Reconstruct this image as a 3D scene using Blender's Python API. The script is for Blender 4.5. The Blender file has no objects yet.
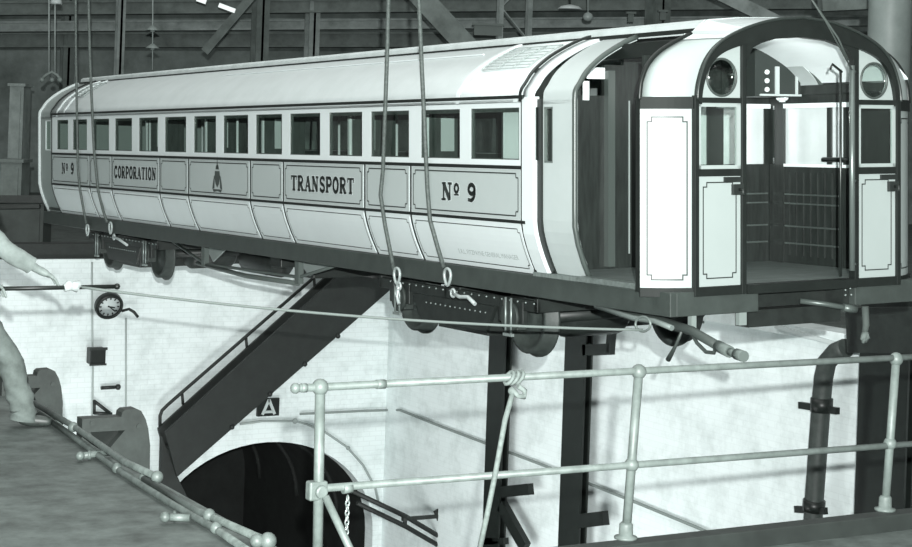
import bpy, math, random
from mathutils import Vector, Matrix
random.seed(4)
scene = bpy.context.scene
COL = scene.collection
# ------------------------------------------------------------------ camera geometry (912 x 547)
F, CX, HY, HC = 1700.0, 456.0, 136.0, 2.2
AL = math.atan2(986, F); CA, SA = math.cos(AL), math.sin(AL)
RHO = math.radians(2.0)
VD = Vector((SA, CA, 0)); VR = Vector((CA, -SA, 0)); VZ = Vector((0, 0, 1))
UPW = math.cos(RHO)*VZ - math.sin(RHO)*VR
RW = math.cos(RHO)*VR + math.sin(RHO)*VZ
XS, YF = 7.474556, 9.964610                    # near side plane and front plane of the car (camera-level frame)
W = 2.705
def wray(px, py): return (px-CX)/F*RW + VD - (py-HY)/F*UPW
def wX(px, py, X): r = wray(px, py); return Vector((0, 0, HC)) + r*(X/r.x)
def wY(px, py, Y): r = wray(px, py); return Vector((0, 0, HC)) + r*(Y/r.y)
def wZ(px, py, Z): r = wray(px, py); return Vector((0, 0, HC)) + r*((Z-HC)/r.z)
def cray(px, py): u = (px-CX)/F; return Vector((u*CA+SA, -u*SA+CA, -(py-HY)/F))
def cA(px, py, a=0.0): r = cray(px, py); p = r*((XS+a)/r.x); return Vector((a, p.y-YF, p.z))
def cB(px, py, b=0.0): r = cray(px, py); p = r*((YF+b)/r.y); return Vector((p.x-XS, b, p.z))
CO = Vector((W/2, 7.8, -1.95))                 # car origin in car coordinates (a across, b along, h up)
ROLL = Matrix.Rotation(-RHO, 4, VD)
CARM = Matrix.Translation((0, 0, HC)) @ ROLL @ Matrix.Translation(Vector((XS, YF, 0)) + CO)
def car2w(p): return CARM @ (Vector(p)-CO)

# ------------------------------------------------------------------ materials
def tint(v):
    k = min(1.0, v/0.6)**0.6
    return (v*(0.78+0.15*k), v*1.01, v*(0.90+0.11*k), 1)
MATS = {}
def mat(name, v, rough=0.6, metal=0.0, var=0.0, scale=6.0, bump=0.0, spec=0.5, stretch=(1, 1, 1), coat=0.0):
    if name in MATS: return MATS[name]
    m = bpy.data.materials.new(name); m.use_nodes = True
    nt = m.node_tree; bs = nt.nodes['Principled BSDF']
    bs.inputs['Roughness'].default_value = rough; bs.inputs['Metallic'].default_value = metal
    bs.inputs['Specular IOR Level'].default_value = spec
    bs.inputs['Coat Weight'].default_value = coat
    bs.inputs['Base Color'].default_value = tint(v)
    if var or bump:
        tc = nt.nodes.new('ShaderNodeTexCoord'); mp = nt.nodes.new('ShaderNodeMapping')
        mp.inputs['Scale'].default_value = stretch
        nz = nt.nodes.new('ShaderNodeTexNoise'); nz.inputs['Scale'].default_value = scale; nz.inputs['Detail'].default_value = 6
        nz.inputs['Roughness'].default_value = 0.65
        nt.links.new(tc.outputs['Object'], mp.inputs['Vector']); nt.links.new(mp.outputs[0], nz.inputs['Vector'])
        if var:
            cr = nt.nodes.new('ShaderNodeValToRGB')
            cr.color_ramp.elements[0].position = 0.3; cr.color_ramp.elements[1].position = 0.7
            cr.color_ramp.elements[0].color = tint(max(0.002, v*(1-var))); cr.color_ramp.elements[1].color = tint(min(0.95, v*(1+var)))
            nt.links.new(nz.outputs['Fac'], cr.inputs['Fac']); nt.links.new(cr.outputs[0], bs.inputs['Base Color'])
        if bump:
            bp = nt.nodes.new('ShaderNodeBump'); bp.inputs['Strength'].default_value = bump; bp.inputs['Distance'].default_value = 0.02
            nt.links.new(nz.outputs['Fac'], bp.inputs['Height']); nt.links.new(bp.outputs[0], bs.inputs['Normal'])
    MATS[name] = m; return m
def glass_mat(name, gloss=0.12, tintv=0.9):
    m = bpy.data.materials.new(name); m.use_nodes = True; nt = m.node_tree; nt.nodes.clear()
    out = nt.nodes.new('ShaderNodeOutputMaterial'); mx = nt.nodes.new('ShaderNodeMixShader')
    tr = nt.nodes.new('ShaderNodeBsdfTransparent'); gl = nt.nodes.new('ShaderNodeBsdfGlossy')
    tr.inputs[0].default_value = (tintv*.96, tintv, tintv*.98, 1); gl.inputs['Roughness'].default_value = 0.05
    mx.inputs[0].default_value = gloss
    nt.links.new(tr.outputs[0], mx.inputs[1]); nt.links.new(gl.outputs[0], mx.inputs[2]); nt.links.new(mx.outputs[0], out.inputs[0])
    MATS[name] = m; return m
def brick_mat(name, axis, mort, bstr):
    m = bpy.data.materials.new(name); m.use_nodes = True; nt = m.node_tree; bs = nt.nodes['Principled BSDF']
    bs.inputs['Roughness'].default_value = 0.75
    tc = nt.nodes.new('ShaderNodeTexCoord'); sp = nt.nodes.new('ShaderNodeSeparateXYZ'); cb = nt.nodes.new('ShaderNodeCombineXYZ')
    nt.links.new(tc.outputs['Object'], sp.inputs[0]); nt.links.new(sp.outputs[axis], cb.inputs[0]); nt.links.new(sp.outputs['Z'], cb.inputs[1])
    bk = nt.nodes.new('ShaderNodeTexBrick'); bk.inputs['Scale'].default_value = 1.0
    bk.inputs['Brick Width'].default_value = 0.24; bk.inputs['Row Height'].default_value = 0.085
    bk.inputs['Mortar Size'].default_value = 0.008; bk.inputs['Mortar Smooth'].default_value = 0.4
    bk.inputs['Color1'].default_value = tint(0.82); bk.inputs['Color2'].default_value = tint(0.79); bk.inputs['Mortar'].default_value = tint(mort)
    nt.links.new(cb.outputs[0], bk.inputs['Vector'])
    nz = nt.nodes.new('ShaderNodeTexNoise'); nz.inputs['Scale'].default_value = 1.9; nz.inputs['Detail'].default_value = 9; nz.inputs['Roughness'].default_value = 0.7
    nt.links.new(tc.outputs['Object'], nz.inputs['Vector'])
    cr = nt.nodes.new('ShaderNodeValToRGB'); cr.color_ramp.elements[0].position = 0.28; cr.color_ramp.elements[1].position = 0.55
    cr.color_ramp.elements[0].color = (.66, .68, .67, 1); cr.color_ramp.elements[1].color = (1, 1, 1, 1)
    nt.links.new(nz.outputs['Fac'], cr.inputs['Fac'])
    mm = nt.nodes.new('ShaderNodeMixRGB'); mm.blend_type = 'MULTIPLY'; mm.inputs[0].default_value = 0.8
    nt.links.new(bk.outputs['Color'], mm.inputs[1]); nt.links.new(cr.outputs[0], mm.inputs[2]); nt.links.new(mm.outputs[0], bs.inputs['Base Color'])
    bp = nt.nodes.new('ShaderNodeBump'); bp.inputs['Strength'].default_value = bstr; bp.inputs['Distance'].default_value = 0.01; bp.invert = True
    nt.links.new(bk.outputs['Fac'], bp.inputs['Height']); nt.links.new(bp.outputs[0], bs.inputs['Normal'])
    MATS[name] = m; return m

FRONTW = mat('front_white_dimmed', .35, .45, var=.03, scale=2)  # the car's white, darkened to offset the strong flash on the front
WHITE = mat('white_enamel', .68, .42, var=.03, scale=2)
ROOFW = mat('roof_paint', .56, .30, var=.06, scale=3)
DECKG = mat('deck_grey', .50, .55, var=.12, scale=5)
BELT = mat('belt_grey', .44, .35, var=.03, scale=2)
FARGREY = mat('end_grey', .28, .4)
BLACK = mat('black_gloss', .014, .4, var=.2, scale=8, spec=.35)
DARK = mat('dark_steel', .018, .5, var=.35, scale=9)
SOLE = mat('solebar_paint', .045, .5, var=.2, scale=7)
IRON = mat('cast_iron', .04, .55, var=.3, scale=12, bump=.1)
RIVET = mat('bare_steel', .30, .35, metal=.6)
WOOD = mat('dark_varnish', .02, .45, var=.4, scale=4, stretch=(8, 8, 1))
INTW = mat('interior_wood', .05, .4, var=.4, scale=3, stretch=(6, 6, 1))
CEILW = mat('ceiling_white', .82, .4)
LINER = mat('lining_ink', .02, .5)
LETTER = mat('letter_ink', .03, .45)
SHADE = mat('letter_edge', .62, .45)
PALEINK = mat('pale_ink', .35, .5)
FLOORP = mat('platform_boards', .16, .55, var=.35, scale=4, stretch=(1, 9, 1))
GLASS = glass_mat('window_glass', .045, .92)
BRIGHT = mat('bright_glass', .55, .2, var=.06, scale=5)  # solid pale colour standing in for light caught in the glass
BRASS = mat('polished_brass', .5, .25, metal=.7)
CONC = mat('shop_floor', .085, .7, var=.5, scale=5, bump=.3)
KERBM = mat('kerb_paint', .02, .6, var=.25, scale=6)
PIPE = mat('rail_pipe', .125, .5, var=.25, scale=14)
PIPED = mat('rail_pipe_oily', .11, .5, var=.4, scale=14)
STAIRM = mat('stair_paint', .015, .6, var=.3, scale=5)
ROPEM = mat('wire_rope', .08, .6, var=.5, scale=40)
ROPEL = mat('hemp_rope', .13, .8, var=.3, scale=40)
PLASTER = mat('white_render', .78, .8, var=.05, scale=1.6, stretch=(1, 1, 3), bump=.1)
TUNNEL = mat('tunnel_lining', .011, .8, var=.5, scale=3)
SHOPWALL = mat('shop_wall', .21, .9, var=.45, scale=.9, stretch=(1, 1, 1))
GIRD = mat('girder_paint', .15, .7, var=.4, scale=2)
GIRL = mat('girder_pale', .30, .7, var=.4, scale=2)
PALE = mat('pale_paint', .34, .6, var=.2, scale=2)
LAMPM = mat('enamel_shade', .5, .4)
CLOTH = mat('work_shirt', .21, .9, var=.25, scale=9)
TROUS = mat('work_trousers', .115, .9, var=.35, scale=8)
SKIN = mat('skin', .22, .6, var=.15, scale=30)
HAIR = mat('hair', .03, .7)
LEATHER = mat('boot_leather', .035, .5, var=.4, scale=20)
BRICKE = brick_mat('whitewashed_brick_end', 'X', .74, .15)
BRICKS = brick_mat('whitewashed_brick_side', 'Y', .77, .08)

# ------------------------------------------------------------------ mesh builder
class MB:
    def __init__(s): s.v = []; s.f = []; s.sm = []
    def add(s, vs, fs, smooth=False):
        o = len(s.v); s.v += [Vector(v) for v in vs]; s.f += [tuple(i+o for i in f) for f in fs]; s.sm += [smooth]*len(fs); return s
    def box(s, lo, hi):
        (x0, y0, z0), (x1, y1, z1) = lo, hi
        x0, x1 = sorted((x0, x1)); y0, y1 = sorted((y0, y1)); z0, z1 = sorted((z0, z1))
        return s.add([(x0, y0, z0), (x1, y0, z0), (x1, y1, z0), (x0, y1, z0), (x0, y0, z1), (x1, y0, z1), (x1, y1, z1), (x0, y1, z1)],
                     [(3, 2, 1, 0), (4, 5, 6, 7), (0, 1, 5, 4), (1, 2, 6, 5), (2, 3, 7, 6), (3, 0, 4, 7)])
    def bar(s, p, q, w, t, up=(0, 0, 1)):                # rectangular bar from p to q, w across 'side', t along 'up'
        p, q = Vector(p), Vector(q); d = (q-p).normalized(); up = Vector(up)
        sd = d.cross(up)
        if sd.length < 1e-4: sd = d.cross(Vector((0, 1, 0)))
        sd.normalize(); u = sd.cross(d).normalized()
        vs = []
        for e in (p, q):
            for (i, j) in ((-1, -1), (1, -1), (1, 1), (-1, 1)): vs.append(e + sd*(i*w/2) + u*(j*t/2))
        return s.add(vs, [(3, 2, 1, 0), (4, 5, 6, 7), (0, 1, 5, 4), (1, 2, 6, 5), (2, 3, 7, 6), (3, 0, 4, 7)])
    def tube(s, pts, r, n=10, closed=False):
        pts = [Vector(p) for p in pts]; N = len(pts)
        rs = r if isinstance(r, (list, tuple)) else [r]*N
        prev = None; vs = []
        for i, p in enumerate(pts):
            if closed: d = pts[(i+1) % N]-pts[i-1]
            else: d = pts[min(i+1, N-1)]-pts[max(i-1, 0)]
            d.normalize()
            if prev is None:
                a = Vector((0, 0, 1)) if abs(d.z) < .9 else Vector((1, 0, 0))
                u = d.cross(a).normalized()
            else:
                u = (prev - d*prev.dot(d)).normalized()
            prev = u; w = d.cross(u)
            for k in range(n):
                t = 2*math.pi*k/n; vs.append(p + (u*math.cos(t)+w*math.sin(t))*rs[i])
        fs = []
        M = N if closed else N-1
        for i in range(M):
            j = (i+1) % N
            for k in range(n):
                l = (k+1) % n; fs.append((i*n+k, i*n+l, j*n+l, j*n+k))
        o = len(s.v); s.add(vs, fs, True)
        if not closed:
            s.f.append(tuple(o+k for k in reversed(range(n)))); s.f.append(tuple(o+(N-1)*n+k for k in range(n))); s.sm += [False, False]
        return s
    def lathe(s, prof, c, axis, n=20):                   # prof: (radius, along) pairs, capped by radius 0
        c = Vector(c); ax = Vector(axis).normalized()
        a = Vector((0, 0, 1)) if abs(ax.z) < .9 else Vector((1, 0, 0))
        u = ax.cross(a).normalized(); w = ax.cross(u)
        vs = []; m = len(prof)
        for (r, h) in prof:
            for k in range(n):
                t = 2*math.pi*k/n; vs.append(c + ax*h + (u*math.cos(t)+w*math.sin(t))*max(r, 1e-5))
        fs = [(i*n+k, i*n+(k+1) % n, (i+1)*n+(k+1) % n, (i+1)*n+k) for i in range(m-1) for k in range(n)]
        return s.add(vs, fs, True)
    def ball(s, c, r, n=14):
        return s.lathe([(r*math.sin(math.pi*i/8), -r*math.cos(math.pi*i/8)) for i in range(9)], c, (0, 0, 1), n)
    def prism(s, poly, off):                             # planar 3d polygon extruded by vector off
        poly = [Vector(p) for p in poly]; off = Vector(off); n = len(poly)
        return s.add(poly+[p+off for p in poly], [tuple(range(n))[::-1], tuple(range(n, 2*n))]+[(i, (i+1) % n, n+(i+1) % n, n+i) for i in range(n)])
    def grid(s, rows, smooth=True):
        m = len(rows[0]); vs = [p for r in rows for p in r]
        return s.add(vs, [(i*m+j, i*m+j+1, (i+1)*m+j+1, (i+1)*m+j) for i in range(len(rows)-1) for j in range(m-1)], smooth)
    def slab(s, rows, off):                              # grid with a second skin moved by off and closed edges
        off = Vector(off); m = len(rows[0]); n = len(rows)
        A = [Vector(p) for r in rows for p in r]; B = [p+off for p in A]; k = len(A)
        fs = []
        for i in range(n-1):
            for j in range(m-1):
                q = (i*m+j, i*m+j+1, (i+1)*m+j+1, (i+1)*m+j); fs.append(q); fs.append(tuple(k+x for x in q[::-1]))
        edge = [j for j in range(m)]+[i*m+m-1 for i in range(1, n)]+[(n-1)*m+j for j in range(m-2, -1, -1)]+[i*m for i in range(n-2, 0, -1)]
        for a, b in zip(edge, edge[1:]+edge[:1]): fs.append((a, b, k+b, k+a))
        return s.add(A+B, fs, False)
ORG = {}
def tag(o, label=None, cat=None, group=None, kind=None):
    if label: o['label'] = label
    if cat: o['category'] = cat
    if group: o['group'] = group
    if kind: o['kind'] = kind
    return o
def empty(name, loc, label, cat, group=None):
    o = bpy.data.objects.new(name, None); COL.objects.link(o); o.location = loc; o.empty_display_size = .2
    ORG[o.name] = Vector(loc); return tag(o, label, cat, group)
def build(mb, name, m, parent=None, bevel=0.0, smooth_all=False, recalc=True):
    if parent is None:
        xs = [v.x for v in mb.v]; ys = [v.y for v in mb.v]; zs = [v.z for v in mb.v]
        org = Vector(((min(xs)+max(xs))/2, (min(ys)+max(ys))/2, min(zs)))
    else: org = ORG[parent.name]
    me = bpy.data.meshes.new(name); me.from_pydata([tuple(v-org) for v in mb.v], [], mb.f)
    me.polygons.foreach_set('use_smooth', [bool(x) or smooth_all for x in mb.sm])
    me.validate()
    if recalc:
        import bmesh
        bm = bmesh.new(); bm.from_mesh(me); bmesh.ops.recalc_face_normals(bm, faces=bm.faces); bm.to_mesh(me); bm.free()
    me.materials.append(m)
    o = bpy.data.objects.new(name, me); COL.objects.link(o); ORG[o.name] = org
    if parent is None: o.location = org
    else: o.parent = parent
    if bevel:
        b = o.modifiers.new('Bevel', 'BEVEL'); b.width = bevel; b.segments = 2; b.limit_method = 'ANGLE'
    return o
def build_many(name, m, parent, mbs, **k): return [build(x, name, m, parent, **k) for x in mbs]
def one(fn):
    x = MB(); fn(x); return x
def struct(mb, name, m, **k): return tag(build(mb, name, m, **k), kind='structure')
def interp(prof, n):                                     # Catmull-Rom resample of a 2d profile
    P = [Vector((p[0], p[1])) for p in prof]; out = []
    P = [P[0]*2-P[1]]+P+[P[-1]*2-P[-2]]
    for i in range(1, len(P)-2):
        p0, p1, p2, p3 = P[i-1:i+3]
        for k in range(n):
            t = k/n
            out.append(.5*((2*p1)+(p2-p0)*t+(2*p0-5*p1+4*p2-p3)*t*t+(3*p1-p0-3*p2+p3)*t**3))
    out.append(P[-2]); return [(p.x, p.y) for p in out]
def sag(p, q, n, drop):
    p, q = Vector(p), Vector(q); return [p.lerp(q, i/n)-Vector((0, 0, drop*4*(i/n)*(1-i/n))) for i in range(n+1)]

# ------------------------------------------------------------------ slab-serif lettering
def ell(cx, cy, rx, ry, a0, a1, n=14):
    return [(cx+rx*math.cos(math.radians(a0+(a1-a0)*i/n)), cy+ry*math.sin(math.radians(a0+(a1-a0)*i/n))) for i in range(n+1)]
TK, SF = .24, .11
def serif(x, y): return ([(x-.17, y), (x+.17, y)], SF)
GLYPH = {
 'T': [([(.35, 0), (.35, 1)], TK), ([(0, .95), (.7, .95)], .10), ([(.04, 1), (.04, .70)], .08), ([(.66, 1), (.66, .70)], .08), serif(.35, .045)],
 'R': [([(.15, 0), (.15, 1)], TK), ([(.15, .95)]+ell(.36, .73, .22, .22, 90, -90)+[(.15, .51)], .13), ([(.34, .5), (.60, .05)], TK), serif(.15, .045), ([(.5, .045), (.76, .045)], SF), ([(0, .955), (.3, .955)], SF)],
 'A': [([(.12, 0), (.38, 1)], .12), ([(.38, 1), (.64, 0)], TK), ([(.2, .34), (.58, .34)], .09), serif(.1, .045), serif(.64, .045)],
 'N': [([(.13, 0), (.13, 1)], .13), ([(.13, .95), (.60, .05)], TK), ([(.62, 0), (.62, 1)], .13), serif(.13, .045), ([(0, .955), (.3, .955)], SF), ([(.46, .955), (.78, .955)], SF)],
 'S': [(ell(.31, .73, .22, .22, 20, 270)+ell(.31, .27, .22, .22, 90, -160), .15), ([(.54, .98), (.54, .72)], .07), ([(.07, .02), (.07, .3)], .07)],
 'P': [([(.15, 0), (.15, 1)], TK), ([(.15, .95)]+ell(.36, .70, .24, .25, 90, -90)+[(.15, .45)], .14), serif(.15, .045), ([(0, .955), (.3, .955)], SF)],
 'O': [(ell(.34, .5, .26, .44, 0, 360, 22), .17)],
 'C': [(ell(.36, .5, .27, .44, 40, 320, 20), .17), ([(.60, .98), (.60, .70)], .08), ([(.60, .02), (.60, .3)], .08)],
 'I': [([(.18, 0), (.18, 1)], TK), serif(.18, .045), serif(.18, .955)],
 '9': [(ell(.32, .69, .22, .25, 0, 360, 18), .17), (ell(.22, .52, .33, .46, 15, -75, 10)+[(.10, .10)], .16)],
 'o': [(ell(.22, .70, .15, .22, 0, 360, 16), .12), ([(.04, .34), (.40, .34)], .08)],
 ' ': [] }
GW = {'T': .74, 'R': .78, 'A': .80, 'N': .84, 'S': .64, 'P': .70, 'O': .72, 'C': .74, 'I': .40, '9': .66, 'o': .46, ' ': .45}
def lettering(mb, text, fmap, height, xscale=1.0, gap=.08, th=.004, grow=0.0):
    """strokes as thin prisms; fmap(x, y, out) -> 3d point, x to the reader's right"""
    x = 0
    for ch in text:
        for pts, w in GLYPH[ch]:
            w = w*1.32+grow
            for i in range(len(pts)-1):
                p = Vector(((x+pts[i][0])*xscale, pts[i][1])); q = Vector(((x+pts[i+1][0])*xscale, pts[i+1][1]))
                d = q-p
                if d.length < 1e-6: continue
                d.normalize(); ext = w*.35 if len(pts) > 2 else grow/2
                p -= d*ext; q += d*ext; n = Vector((-d.y, d.x))*(w/2)
                c = [p+n, q+n, q-n, p-n]
                A = [fmap(k.x*height, k.y*height, 0) for k in c]; B = [fmap(k.x*height, k.y*height, th) for k in c]
                mb.add(A+B, [(0, 1, 2, 3), (7, 6, 5, 4), (0, 4, 5, 1), (1, 5, 6, 2), (2, 6, 7, 3), (3, 7, 4, 0)])
        x += GW[ch]+gap
    return x*xscale*height
def text_width(text, height, xscale=1.0, gap=.08): return sum(GW[c]+gap for c in text)*xscale*height
def font_text(body, size, fmap, name, m, parent):
    cu = bpy.data.curves.new(name, 'FONT'); cu.body = body; cu.size = size; cu.resolution_u = 2
    o = bpy.data.objects.new(name, cu); COL.objects.link(o)
    dg = bpy.context.evaluated_depsgraph_get(); me = bpy.data.meshes.new_from_object(o.evaluated_get(dg))
    mb = MB(); mb.add([fmap(v.co.x, v.co.y, .002) for v in me.vertices], [tuple(p.vertices) for p in me.polygons])
    bpy.data.objects.remove(o); bpy.data.meshes.remove(me)
    return build(mb, name, m, parent, recalc=False)

# ================================================================== THE SETTING
PX, PY = 3.75, 7.62            # left edge and near edge of the pit
EX, EY = 14.4, 27.0            # far side wall, end wall
mb = MB(); mb.box((-10, -4, -.5), (PX, 27.0, 0)); mb.box((-10, 27.002, -.018), (7.2, 27.298, 0)); mb.box((-10, 27.002, -.5), (3.3, 27.298, -.018)); struct(mb, 'floor_left', CONC)
mb = MB(); mb.box((PX, -4, -.6), (20, PY-.09, -.1)); struct(mb, 'floor_near', CONC)
mb = MB(); mb.box((-10, 27.3, -.5), (40, 60, 0)); struct(mb, 'floor_back', CONC)
mb = MB(); mb.box((EX+.3, -4, -.5), (40, 27.3, 0)); struct(mb, 'floor_right', CONC)
mb = MB(); mb.box((PX-.3, PY-.4, -6.6), (EX+.3, EY+6, -6.2)); struct(mb, 'floor_pit', CONC)
mb = MB(); mb.box((PX-.35, PY, -6.2), (PX-.02, EY, -.5)); struct(mb, 'wall_left', PLASTER)
mb = MB(); mb.box((PX, PY-.4, -6.2), (EX+.3, PY-.1, -.6)); struct(mb, 'wall_near', PLASTER)
mb = MB(); mb.box((EX, PY-.1, -6.2), (EX+.3, EY, -.02)); struct(mb, 'wall_right', BRICKS)
mb = MB(); mb.box((PX+.002, PY-.088, -.6), (EX, PY+.03, .0)); struct(mb, 'trim_kerb', KERBM, bevel=.008)
# end wall with the tunnel arch cut out of it
AC = Vector((12.1, 27.0, -4.95)); AR = 1.74; AX = 2.12
def arch_pts(n=28, r=AR): return [(AC.x-r*AX/AR*math.cos(math.pi*i/n), AC.z+r*math.sin(math.pi*i/n)) for i in range(n+1)]
mb = MB(); ap = arch_pts()
rows = []
x0, x1, zt, zb = PX-.35, EX+.3, -.02, -6.2
top = [(x0+(x1-x0)*i/28.0, zt) for i in range(29)]
front = [[Vector((p[0], 27.0, p[1])) for p in ap], [Vector((p[0], 27.0, p[1])) for p in top]]
mb.slab([front[0], front[1]], (0, .3, 0))
mb.box((x0, 27.0, zb), (AC.x-AX, 27.3, AC.z)); mb.box((AC.x+AX, 27.0, zb), (x1, 27.3, AC.z))
mb.add([(x0, 27.0, AC.z), (AC.x-AX, 27.0, AC.z), (x0, 27.0, zt)], [(0, 1, 2)]); mb.add([(x1, 27.0, AC.z), (AC.x+AX, 27.0, AC.z), (x1, 27.0, zt)], [(0, 1, 2)])
struct(mb, 'wall_end', BRICKE)
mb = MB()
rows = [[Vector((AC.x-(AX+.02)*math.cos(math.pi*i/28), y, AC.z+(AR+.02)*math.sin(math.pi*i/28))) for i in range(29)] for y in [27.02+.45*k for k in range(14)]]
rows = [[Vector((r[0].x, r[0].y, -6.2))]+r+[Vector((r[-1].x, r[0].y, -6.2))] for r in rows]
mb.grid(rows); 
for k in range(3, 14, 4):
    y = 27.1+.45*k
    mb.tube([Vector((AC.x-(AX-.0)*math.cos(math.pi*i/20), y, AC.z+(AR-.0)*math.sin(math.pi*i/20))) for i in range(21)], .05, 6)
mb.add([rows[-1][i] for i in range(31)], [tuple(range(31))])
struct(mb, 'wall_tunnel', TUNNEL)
# coping along the top of the far side wall, pale, with pipes lying on it
mb = MB(); mb.box((EX-.12, 13.0, -.14), (EX+.32, EY-.05, .0)); struct(mb, 'trim_coping', mat('coping', .7, .6, var=.2, scale=3), bevel=.01)
# workshop shell behind
mb = MB(); mb.box((-10, 52, 0), (44, 52.4, 11)); struct(mb, 'wall_back', SHOPWALL)
mb = MB(); mb.box((38, -4, 0), (38.4, 52, 11)); struct(mb, 'wall_shop', SHOPWALL)

# ================================================================== THE CAR
car = empty('subway_car', (0, 0, 0), 'white and grey railway carriage lettered TRANSPORT hanging over the pit', 'railway carriage')
car.matrix_world = CARM; ORG[car.name] = CO
B0, B1 = 1.83, 14.88                                  # saloon
BE = 15.65                                            # far end
H_CANT, H_WT, H_WB, H_WAIST, H_BELT, H_SK = .32, .235, -.197, -.245, -.695, -1.141
def tuck(h): return 0.0 if h > -.70 else .15*((-.70-h)/.441)**1.5
PROF = interp([(.0, .30), (.008, .37), (.05, .43), (.14, .54), (.336, .675), (.648, .81), (1.0, .872), (W/2, .90)], 5)
def sidept(b, h, out=0.0, far=False):
    a = tuck(h)-out
    return Vector((W-a if far else a, b, h))
def strip(mbx, b0, h0, b1, h1, w, out, far=False, n=1):
    """painted line of width w lying on the body side, a hair proud of it"""
    d = Vector((b1-b0, h1-h0)).normalized(); nn = Vector((-d.y, d.x))*(w/2)
    rows = []
    for i in range(n+1):
        t = i/n; b = b0+(b1-b0)*t; h = h0+(h1-h0)*t
        rows.append([sidept(b+nn.x, h+nn.y, out, far), sidept(b-nn.x, h-nn.y, out, far)])
    mbx.grid(rows, False)
def lining(mbx, b0, b1, h0, h1, inset, notch, w, out, n=1):
    b0 += inset; b1 -= inset; h0 += inset; h1 -= inset; c = notch
    P = [(b0+c, h0), (b1-c, h0), (b1-c, h0+c), (b1, h0+c), (b1, h1-c), (b1-c, h1-c), (b1-c, h1), (b0+c, h1), (b0+c, h1-c), (b0, h1-c), (b0, h0+c), (b0+c, h0+c)]
    for p, q in zip(P, P[1:]+P[:1]):
        strip(mbx, p[0], p[1], q[0], q[1], w, out, n=max(1, n if abs(q[1]-p[1]) > .1 else 1))
WIN = [(24.59, 24.06), (23.83, 23.19), (22.92, 22.24), (21.99, 21.32), (21.05, 20.35), (20.10, 19.38), (19.12, 18.43), (18.20, 17.49), (17.27, 16.58), (16.37, 15.64), (15.43, 14.70), (14.51, 13.75), (13.52, 12.82), (12.63, 11.85)]
WIN = [(b-YF, a-YF) for a, b in WIN]                   # near, far edges along the car
seam_px = [90, 112, 160, 188.5, 250.5, 283.5, 365, 411]
seams = [B1]+[cA(px, 180).y for px in seam_px]+[B0]
for far in (False, True):
    A = (lambda a: W-a) if far else (lambda a: a)
    mb = MB()
    mb.box((A(0), B0-.17, H_WT), (A(.05), B1, H_CANT)); mb.box((A(0), B0-.17, H_WAIST), (A(.05), B1, H_WB))
    edges = [B0-.17]+[e for w in sorted(WIN) for e in w]+[B1]
    for i in range(0, len(edges), 2): mb.box((A(0), edges[i], H_WB), (A(.014), edges[i+1], H_WT))
    # skin behind the panels, following the tumblehome
    hs = [H_WAIST]+[H_BELT-.0+(-1)*(-H_SK+H_BELT)*k/8 for k in range(9)]
    mb.slab([[sidept(b, h, 0, far) for h in hs] for b in (B0 if far else B0-.17, B1)], (-.03 if far else .03, 0, 0))
    build(mb, 'body_side', WHITE, car)
    mb = MB(); mb.box((A(.03), B0, .20), (A(.06), B1, .31)); mb.box((A(.03), B0, -.30), (A(.06), B1, -.20))
    for i in range(0, len(edges), 2): mb.box((A(.014), edges[i]+.02, -.25), (A(.05), edges[i+1]-.02, .25))
    build(mb, 'inner_frame', INTW, car)
    for (b0, b1) in sorted(WIN):
        fm = MB(); i = .009
        for lo, hi in (((b0, H_WB), (b1, H_WB+i)), ((b0, H_WT-i), (b1, H_WT)), ((b0, H_WB), (b0+i, H_WT)), ((b1-i, H_WB), (b1, H_WT))):
            fm.box((A(.003), lo[0], lo[1]), (A(.03), hi[0], hi[1]))
        wf = build(fm, 'window', INTW if far else mat('sash_paint', .06, .4), car)
        pm = MB(); pm.box((A(.008), b0+i, H_WB+i), (A(.012), b1-i, H_WT-i)); build(pm, 'pane', GLASS, wf)
    # cornice and waist mouldings
    mb = MB(); mb.box((A(-.022), B0-.02, H_CANT-.012), (A(.03), B1+.02, H_CANT+.016)); build(mb, 'cornice', BLACK, car)
    mb = MB(); mb.box((A(-.012), B0, H_WAIST-.03), (A(.01), B1, H_WAIST)); build(mb, 'waist_moulding', BLACK, car)
    mb = MB(); mb.box((A(-.012), B0-.05, H_BELT-.026), (A(.01), B1, H_BELT)); build(mb, 'belt_moulding', BLACK, car)
    for i in range(9):
        b1, b0 = seams[i], seams[i+1]
        pb = MB(); pb.box((A(-.006), b0+.03, H_BELT+.005), (A(.006), b1-.03, H_WAIST-.035)); sp = build(pb, 'side_panel', BELT, car)
        kb = MB()
        hs = [H_BELT-.045+(H_SK+.012-H_BELT+.045)*k/8 for k in range(9)]
        kb.slab([[sidept(b, h, .006, far) for h in hs] for b in (b0+.03, b1-.03)], (-.008 if far else .008, 0, 0)); kp = build(kb, 'skirt_panel', WHITE, car)
        if not far:
            lb = MB(); lining(lb, b0+.03, b1-.03, H_BELT+.005, H_WAIST-.035, .03, .035, .011, .0085); build(lb, 'lining', LINER, sp, recalc=False)
            lb = MB(); lining(lb, b0+.03, b1-.03, H_SK+.012, H_BELT-.045, .028, .03, .008, .0085, 6); build(lb, 'lining', LINER, kp, recalc=False)
    for b, e0, e1, ht in [(b, -.012, .006, H_WAIST-.03) for b in seams[1:-1]]+[(B0+.012, -.012, .008, H_CANT), (B1, -.012, .008, H_CANT)]:
        mb = MB(); mb.box((A(-.007), b+e0, H_BELT-.02), (A(.0), b+e1, ht))
        hs = [H_BELT-.02+(H_SK-H_BELT+.02)*k/8 for k in range(9)]
        mb.slab([[sidept(bb, h, .007, far) for h in hs] for bb in (b+e0, b+e1)], (-.008 if far else .008, 0, 0))
        build(mb, 'panel_seam', BLACK, car)
panels = [o for o in car.children if o.name.startswith('side_panel')][:9]
skirts = [o for o in car.children if o.name.startswith('skirt_panel')][:9]
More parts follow.
